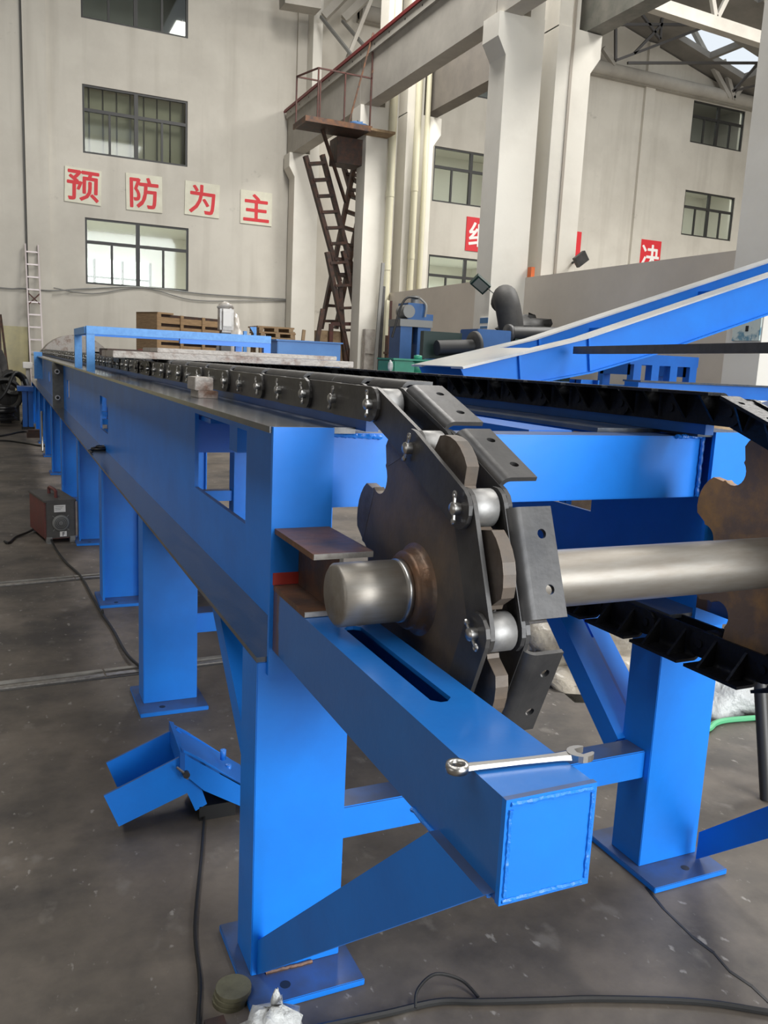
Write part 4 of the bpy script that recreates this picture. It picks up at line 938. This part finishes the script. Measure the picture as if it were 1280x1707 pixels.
one(MB().blob((7.60, 11.5, 2.12), .42, .32, .2, 21, .2, 20, 12).box(7.3, 7.9, 11.3, 11.7, 0, 2.0), 'belt_roll', rubber, 'slumped roll of black conveyor belt behind the roller', 'belt')
# floodlight on the column
t = thing('floodlight', (7.2, 12.3, 2.8), 'dark floodlight fixed to the tall column left side', 'floodlight')
a, b_ = at(787, 462, 12.2), at(814, 485, 12.2); d = (b_-a)
c0 = (a+b_)/2; nrm = Vector((-.35, -.75, -.5)).normalized(); ux = Vector((d.x, 0, d.z)).normalized(); uy = nrm.cross(ux).normalized(); ux = uy.cross(nrm)
def obox(c, hx, hy, hz, ux, uy, uz):
    v = [c+ux*(sx*hx)+uy*(sy*hy)+uz*(sz*hz) for sz in (-1, 1) for sy in (-1, 1) for sx in (-1, 1)]
    return MB().add(v, [(0, 2, 3, 1), (4, 5, 7, 6), (0, 1, 5, 4), (2, 6, 7, 3), (0, 4, 6, 2), (1, 3, 7, 5)])
obox(c0, .145, .095, .045, ux, uy, nrm).build('housing', darkgreen, t); obox(c0+nrm*.049, .115, .07, .006, ux, uy, nrm).build('lens', mat('lamp_glass', (.22, .23, .21), .2, 0.2), t)
MB().bar(c0-nrm*.04, (7.5, 12.7, 2.85), .03, .03).build('bracket', gun, t)
one(MB().tube([c0+Vector((.05, 0, 0)), at(835, 500, 11.9), at(875, 545, 11.5)], .008, 5), 'lamp_cable', rubber, 'thin cable from the floodlight down to the boot', 'cable')
# second floodlight behind the partition
t = thing('floodlight', (9.4, 12.4, 3.2), 'small grey floodlight at the far-row column foot over the partition', 'floodlight')
c0 = at(968, 432, 12.3); obox(c0, .12, .04, .09, Vector((.8, 0, .6)), Vector((0, 1, 0)), Vector((-.6, 0, .8))).build('housing', gun, t); MB().bar(c0, (9.12, 12.6, c0.z-.05), .03, .03).build('bracket', gun, t)
# notices
def board(name, label, cat, x0, x1, z0, z1, y, m_, group=None):
    t = thing(name, ((x0+x1)/2, y, z0), label, cat, group); MB().box(x0, x1, y-.012, y, z0, z1).build('panel', m_, t); return t
t = thing('notice_board', (7.49, 12.65, 2.1), 'small blue and white notice on the tall column side', 'notice')
MB().box(7.488, 7.5, 12.53, 12.80, 2.11, 2.35).build('panel', white_m, t); MB().box(7.485, 7.488, 12.53, 12.80, 2.25, 2.34).build('title_band', mat('notice_blue', (.05, .16, .34), .5), t); MB().box(7.485, 7.488, 12.55, 12.78, 2.16, 2.20).build('text_band', bpy.data.materials['notice_blue'], t)
t = thing('poster', (7.49, 6.95, 1.9), 'pale blue green safety poster on the right edge column', 'poster')
MB().box(7.485, 7.5, 6.82, 7.20, 1.93, 2.22).build('sheet', mat('poster_print', (.55, .62, .58), .5, col2=(.12, .26, .34), scale=9, thr=(.5, .6)), t); MB().box(7.482, 7.485, 6.98, 7.02, 2.03, 2.09).build('printed_figure', rubber, t); MB().box(7.482, 7.485, 6.86, 7.16, 2.18, 2.20).build('title_band', redm, t)

# drain pipes
def pipe(label, p, q, r, m_, cat='pipe', name='drain_pipe', joints_=()):
    t = thing(name, p, label, cat); MB().cyl(p, q, r, 14).build('pipe', m_, t)
    for z in joints_: MB().cyl((p[0], p[1], z), (p[0], p[1], z+.12), r*1.12, 14).build('coupling', m_, t)
pipe('cream plastic drain pipe on the platform column front', (8.08, 18.17, 0), (8.08, 18.17, 12.0), .085, pvc, joints_=(5.2, 3.6))
pipe('left cream drain pipe on the far-row pipe column', (8.70, 18.2, 0), (8.70, 18.2, 12.0), .075, pvc, joints_=(5.4, 3.9))
pipe('right cream drain pipe on the far-row pipe column', (8.95, 18.22, 0), (8.95, 18.22, 12.0), .06, pvc)
# long steel bars leaning by the partition end
for k, (a, b_, m_, lb) in enumerate((((7.50, 17.4, 0), (7.80, 17.75, 3.7), metalgrey, 'leftmost grey angle bar leaning by the platform column'), ((7.62, 17.35, 0), (7.86, 17.8, 3.2), gun, 'second steel bar leaning by the platform column'),
      ((7.75, 17.3, 0), (7.98, 17.8, 2.9), pvc, 'pale round bar leaning by the platform column'), ((7.85, 17.3, 0), (8.10, 17.9, 2.9), redrust, 'reddish angle bar leaning at the partition end'), ((7.9, 17.0, 0), (8.12, 17.3, 2.2), rustdark, 'rightmost rusty bar leaning at the partition end'))):
    one(MB().bar(a, b_, .07, .05), 'leaning_bar', m_, lb, 'bar')
t = thing('bar_rack', (8.0, 17.0, 0), 'rusty rack of scrap bars left of the blue press', 'rack')
for x in (7.62, 8.05): MB().box(x, x+.05, 17.0, 17.05, 0, 2.1).build('upright', rustdark, t)
for z in (1.2, 1.7): MB().box(7.58, 8.12, 16.98, 17.02, z, z+.05).build('rail', rustdark, t)

# ================================================================== PLATFORM AND LADDERS
t = thing('access_platform', (6.7, 18.2, 6.5), 'rusty railed access platform beside the crane beam column', 'platform')
MB().box(5.95, 7.42, 17.86, 18.68, 6.44, 6.49).build('deck', rustdark, t); MB().box(5.95, 7.44, 17.83, 17.86, 6.42, 6.53).build('edge_angle', rust, t); MB().box(5.92, 5.95, 17.83, 18.68, 6.42, 6.53).build('edge_angle', rust, t)
MB().box(7.4, 7.98, 17.80, 18.25, 6.44, 6.49).build('plank', wood2, t)
for p in ((5.96, 18.64), (6.18, 17.86), (6.78, 17.86), (7.38, 17.86), (6.5, 18.64)):
    MB().box(p[0], p[0]+.03, p[1], p[1]+.03, 6.49, 7.5 if p[0] < 7.3 else 8.4).build('rail_post', redrust, t)
MB().bar((6.19, 17.875, 7.5), (7.4, 17.875, 7.5), .03, .03).build('hand_rail', redrust, t); MB().bar((5.97, 18.65, 7.5), (6.19, 17.875, 7.5), .03, .03).build('hand_rail', redrust, t); MB().bar((5.97, 18.65, 7.5), (6.52, 18.65, 7.5), .03, .03).build('hand_rail', redrust, t)
MB().bar((6.9, 17.87, 6.5), (7.39, 17.88, 8.4), .03, .03).build('hanger_rod', rust, t); MB().bar((7.39, 17.87, 7.6), (7.6, 17.87, 8.0), .03, .03).build('hanger_rod', rust, t)
MB().bar((6.5, 18.4, 6.45), (7.3, 18.9, 5.1), .06, .06).build('knee_brace', rustdark, t); MB().box(6.9, 7.5, 18.5, 19.0, 5.85, 6.40).build('underframe', rustdark, t)
one(MB().blob((7.15, 18.0, 6.56), .2, .1, .06, 6, .2), 'blue_cloth', clothblue, 'blue cloth lying on the access platform', 'cloth')
t = thing('access_ladder', (7.2, 19.2, 0), 'rusty iron ladder stair zigzagging under the access platform', 'ladder')
def ladder(name, l0, r0, l1, r1, n, Y, m_=rustdark, w_=.075):
    L0, R0, L1, R1 = [at(*p, Y) for p in (l0, r0, l1, r1)]
    MB().bar(L0, L1, .09, w_+.07, (0, 1, 0)).build('stringer', m_, t); MB().bar(R0, R1, .09, w_+.07, (0, 1, 0)).build('stringer', m_, t)
    for i in range(n):
        f_ = (i+.5)/n; MB().bar(L0.lerp(L1, f_), R0.lerp(R1, f_), .2, .06).build('tread', m_, t)
ladder('flight', (509, 260), (537, 258), (566, 470), (592, 470), 8, 19.2)
ladder('flight', (594, 258), (616, 270), (535, 548), (560, 548), 11, 19.9)
ladder('flight', (565, 250), (590, 256), (588, 330), (610, 330), 3, 20.4)
ladder('flight', (545, 420), (572, 418), (590, 640), (618, 640), 6, 19.0)
for a, b_, m_ in (((566, 470), (583, 700), rustdark), ((538, 515), (505, 700), rustdark), ((598, 540), (622, 700), redrust), ((552, 540), (545, 700), redrust)): MB().bar(at(*a, 19), at(*b_, 19), .09, .09).build('tower_leg', m_, t)
MB().bar(at(552, 540, 19), at(600, 540, 19), .08, .08).build('tower_beam', redrust, t); MB().bar(at(540, 605, 19), at(618, 605, 19), .08, .08).build('tower_beam', redrust, t)
MB().box(6.85, 7.45, 19.1, 19.5, 0, 2.2).build('tower_cabinet', wood2, t)
one(MB().box(7.55, 7.8, 18.02, 18.18, 0, 2.25).box(7.56, 7.79, 18.0, 18.02, 1.7, 2.2), 'paper_sack_stack', film, 'pale grey column of wrapped sacks at the ladder foot', 'sacks')

# ================================================================== BACK WALL THINGS
FW = {}
def sign(ch, label, x0, x1, z0, z1, pm, cm, size, name='wall_sign', xo=0, tilt=0.0, cut_=None):
    t = thing(name, ((x0+x1)/2, YW, z0), label, 'sign')
    xm, zm = (x0+x1)/2, (z0+z1)/2; hw, hh = (x1-x0)/2, (z1-z0)/2
    rot = Matrix.Translation((xm, YW-.02, zm)) @ Matrix.Rotation(tilt, 4, 'Y')
    mb = MB().box(-hw, hw, -.012, .012, -hh, hh); mb.v = [tuple(rot @ Vector(v)) for v in mb.v]; mb.build('panel', pm, t)
    if ch: glyph('character', ch, size, cm, t, rot @ Matrix.Translation((xo, -.016, 0)) @ FACE_S, .004, .018)
sign('预', 'cream sign with a red character, first of four on the left wall', 1.57, 2.46, 5.20, 6.06, cream, redm, .82, tilt=.03)
sign('防', 'cream sign with a red character, second of four on the left wall', 3.08, 4.01, 5.18, 6.10, cream, redm, .82, tilt=-.01)
sign('为', 'cream sign with a red character, third of four on the left wall', 4.61, 5.55, 5.22, 6.09, cream, redm, .80, tilt=.02)
sign('主', 'cream sign with a red character, rightmost of four on the left wall', 6.14, 7.04, 5.16, 6.05, cream, redm, .80, tilt=.0)
sign('细', 'red sign with a white character left of the tall column', 13.32, 14.30, 5.1, 6.12, redm, white_m, .78, xo=-.03)
sign('', 'red sign almost hidden behind the far-row column', 16.75, 17.70, 5.05, 6.10, redm, white_m, .98)
sign('决', 'red sign with a white character cut off by the grey partition', 20.22, 21.12, 5.05, 6.13, redm, white_m, .82)
# ladder leaning on the wall
t = thing('wall_ladder', (.9, 23.6, 0), 'pale aluminium ladder leaning on the left wall pilaster', 'ladder')
xa, xb = .60, .90
for x in (xa, xb): MB().bar((x+.05, 23.2, 0), (x, 23.86, 4.05), .035, .07, (0, 1, 0)).build('rail', alu, t)
for k in range(13):
    f_ = (k+.4)/13; y = 23.2+.66*f_; MB().bar((xa+.05*(1-f_), y, 4.05*f_), (xb+.05*(1-f_), y, 4.05*f_), .035, .035).build('rung', alu, t)
for a, b_ in (((xa+.03, 23.62, 2.55), (xb+.02, 23.66, 2.85)), ((xb+.03, 23.62, 2.55), (xa+.02, 23.66, 2.85))): MB().bar(a, b_, .04, .03).build('cross_tie', redrust, t)
cable([(-2, 23.95, 3.05), (0, 23.95, 2.93), (.5, 23.93, 2.95), (1.25, 23.86, 2.95), (2.0, 23.95, 3.06), (3.5, 23.95, 3.22), (5.2, 23.95, 3.16), (7.65, 23.95, 3.19)], .018, metalgrey, 'upper grey cable sagging along the left wall', 'wall_cable')
cable([(1.25, 23.87, 3.02), (2.2, 23.95, 2.95), (3.5, 23.95, 3.20), (4.8, 23.95, 2.98), (6.2, 23.95, 3.05), (7.65, 23.95, 3.17)], .014, metalgrey, 'lower grey cable crossing the upper one on the left wall', 'wall_cable')
# slatted crate
K = Vector((2.588, 16, 0)); ang = math.radians(28); ex = Vector((math.cos(ang), math.sin(ang), 0)); ey = Vector((-math.sin(ang), math.cos(ang), 0))
t = thing('slatted_crate', K, 'tall brown slatted wooden crate behind the blue portal frame', 'crate')
Lc, Dc, Hc = 1.62, .6, 2.2
def cb(a0, a1, b0, b1, z0, z1, nm, m_=wood):
    v = [K+ex*a+ey*b_+Vector((0, 0, z)) for z in (z0, z1) for b_ in (b0, b1) for a in (a0, a1)]
    MB().add(v, [(0, 2, 3, 1), (4, 5, 7, 6), (0, 1, 5, 4), (2, 6, 7, 3), (0, 4, 6, 2), (1, 3, 7, 5)]).build(nm, m_, t)
for k in range(13): cb(0, Lc, 0, .02, .02+.168*k, .02+.168*k+.112, 'slat')
for k in range(4): a = k*(Lc-.07)/3; cb(a, a+.07, -.022, 0, 0, Hc, 'batten')
cb(-.02, 0, -.02, Dc, 0, Hc+.03, 'end_panel'); cb(Lc, Lc+.02, 0, Dc, 0, Hc, 'end_panel'); cb(0, Lc, .06, .075, 0, Hc, 'gap_shade_sheet', rustdark); cb(-.02, .35, -.02, Dc, Hc, Hc+.03, 'top_board')  # dark sheet behind the slats paints the shade in their gaps
# film-wrapped equipment
t = thing('wrapped_pump', (3.4, 14, 0), 'upright machine wrapped in clear plastic film beside the crate', 'wrapped machine')
MB().box(3.27, 3.5, 13.95, 14.2, 1.88, 2.30).build('wrapped_head', film, t, bevel=.04); MB().blob((3.38, 14.07, 2.30), .13, .13, .07, 4, .1).build('film_knot', film, t); MB().blob((3.55, 14.25, 1.0), .30, .28, 1.06, 14, .1, 16, 12).build('wrapped_body', film, t); MB().box(3.3, 3.46, 14.0, 14.15, 0, 1.9).build('stand', gun, t)
MB().box(3.31, 3.45, 13.93, 13.952, 1.98, 2.22).build('film_window', white_m, t)
# pallets
gname = 'pallets stacked by the back columns'
t = thing('pallet_base', (4.5, 15, 0), 'dark timber stand under the weathered pallets', 'stand')
MB().box(4.2, 4.9, 15.02, 15.7, 1.70, 1.78).build('top_board', wood2, t)
for x in (4.25, 4.78):
    for y in (15.05, 15.6): MB().box(x, x+.08, y, y+.08, 0, 1.70).build('post', wood2, t)
for k, lb in enumerate(('lowest weathered pallet of the pile behind the blue cabinet', 'middle weathered pallet of the pile behind the blue cabinet', 'topmost ragged pallet of the pile behind the blue cabinet')):
    z = 1.78+.095*k; t = thing('wooden_pallet', (4.5, 15.3, z), lb, 'pallet', gname); dx = (.0, .05, .02)[k]
    for j in range(5): MB().box(4.17+dx, 4.86+dx, 15.0+.14*j, 15.1+.14*j, z+.06, z+.09).build('deck_board', wood if k else wood2, t)
    for j in range(3): MB().box(4.2+dx+.28*j, 4.28+dx+.28*j, 15.0, 15.66, z, z+.06).build('bearer', wood2, t)
for k, (a, b_) in enumerate((((4.95, 15.2, 0), (5.2, 15.4, 2.05)), ((5.05, 15.25, 0), (5.02, 15.5, 2.0)))):
    one(MB().bar(a, b_, .06, .04), 'timber_offcut', wood2, ('slanted thin timber right of the pallet pile', 'upright thin timber right of the pallet pile')[k], 'timber')
# blue sheet cabinet
t = thing('blue_cabinet', (3.1, 9, 0), 'plain blue sheet steel cabinet behind the stacked plates', 'cabinet')
MB().box(2.74, 3.48, 9.0, 9.6, .06, 1.69).build('case', paleblue if False else mat('cabinet_blue', (.06, .22, .52), .4, col2=(.03, .15, .42), scale=1.2), t, bevel=.006); MB().box(2.72, 3.5, 8.98, 9.62, 1.69, 1.705).build('lid', bpy.data.materials['cabinet_blue'], t)
for x in (2.78, 3.4):
    for y in (9.04, 9.52): MB().box(x, x+.05, y, y+.05, 0, .06).build('foot', rubber, t)
one(MB().bar(at(425, 545, 10), at(425, 572, 10), .03, .03).prism([(at(416, 545, 10).x, at(416, 545, 10).z), (at(425, 545, 10).x, at(425, 545, 10).z), (at(425, 560, 10).x, at(425, 560, 10).z)], 1, 9.99, 10.0).box(2.62, 2.66, 9.98, 10.02, 0, 1.8), 'blue_flag_bracket', paleblue, 'thin blue post with a triangular gusset left of the pallets', 'post')
# round tank end behind the conveyor
one(MB().cyl((1.45, 19.5, 1.0), (1.45, 20.5, 1.0), .8, 28).box(1.1, 1.8, 19.6, 20.4, 0, .3), 'round_tank', rustplate, 'grey round tank lying behind the far end of the chains', 'tank')

# ================================================================== SCRAP CORNER AT LEFT
one(MB().box(-.30, -.02, 21.2, 21.35, 0, 2.05), 'dark_post', rustdark, 'dark steel post at the left picture edge', 'post')
one(MB().bar((.17, 21, 0), (-.02, 23.8, 2.25), .05, .05), 'leaning_rod', rustdark, 'thin dark rod leaning against the yellowed wall', 'rod')
rnd = random.Random(11)
for k, (x, y, z, R_, ax, lb) in enumerate(((.02, 18.2, .55, .30, 1, 'big upright coil of black hose in the scrap corner'), (-.12, 17.5, .24, .30, 2, 'lowest flat coil of black cable in the scrap corner'), (.20, 18.8, .75, .22, 1, 'smaller upright coil of black hose in the scrap corner'))):
    mb = MB()
    for j in range(5): mb.torus((x+rnd.uniform(-.03, .03), y+.05*(j-2) if ax == 1 else y, z+(.05*(j-2) if ax == 2 else 0)), R_*(1-.08*(j % 3)), .035, ax, 22, 7)
    if k == 0: mb.box(x-.1, x+.1, y-.1, y+.1, 0, z-R_+.05)
    if k == 2: mb.box(x-.08, x+.08, y-.08, y+.1, 0, z-R_+.05)
    one(mb, 'hose_coil', rubber, lb, 'coil')
one(MB().cyl((-.25, 19.2, .40), (.2, 19.2, .40), .34, 22).cyl((-.32, 19.2, .40), (.27, 19.2, .40), .1, 12).box(-.2, .15, 19, 19.4, 0, .12), 'scrap_motor', dustrub, 'dusty dark electric motor in the scrap corner', 'motor')
one(MB().blob((-.12, 19.9, .55), .30, .3, .6, 31, .25, 18, 12).box(-.3, .1, 19.7, 20.1, 0, .3), 'scrap_heap', dustrub, 'dark lumpy bundle of rags and hose behind the coils', 'bundle')
one(MB().blob((.40, 18.45, .75), .08, .08, .10, 41, .2).box(.36, .44, 18.4, 18.5, 0, .7), 'paper_bundle', bagm, 'pale paper bundle poking out of the scrap corner', 'paper')
one(MB().box(.40, .60, 20.5, 20.8, 1.02, 1.16).box(.46, .54, 20.6, 20.7, 0, 1.02), 'carton', white_m, 'white carton on a post beyond the scrap corner', 'carton', bevel=.01)
t = thing('blue_trolley', (.35, 16.8, 0), 'small blue steel trolley before the scrap corner', 'trolley')
MB().box(.22, .50, 16.7, 17.2, .70, .78).build('top', blue2, t); MB().box(.30, .38, 16.75, 16.85, .05, .7).build('leg', blue2, t); MB().box(.40, .48, 16.75, 16.85, .05, .7).build('leg', blue2, t); MB().box(.32, .46, 16.9, 17.1, .05, .7).build('cabinet', blue2, t); MB().box(.28, .5, 16.74, 17.15, 0, .05).build('skid', rubber, t)
one(MB().tube(smooth([(-.3, 17.5, .3), (.0, 17.45, .6), (.2, 17.5, 1.0), (.35, 17.6, .85), (.42, 17.6, .4), (.3, 17.5, .03)]), .03, 7), 'loose_hose', rubber, 'loose black hose looping over the scrap corner', 'hose')
one(MB().box(.33, .62, 15.2, 15.5, 0, .09).box(.35, .6, 15.22, 15.4, .09, .13), 'scrap_plate', rustdark, 'dark scrap plates on the floor by a far leg', 'plates')
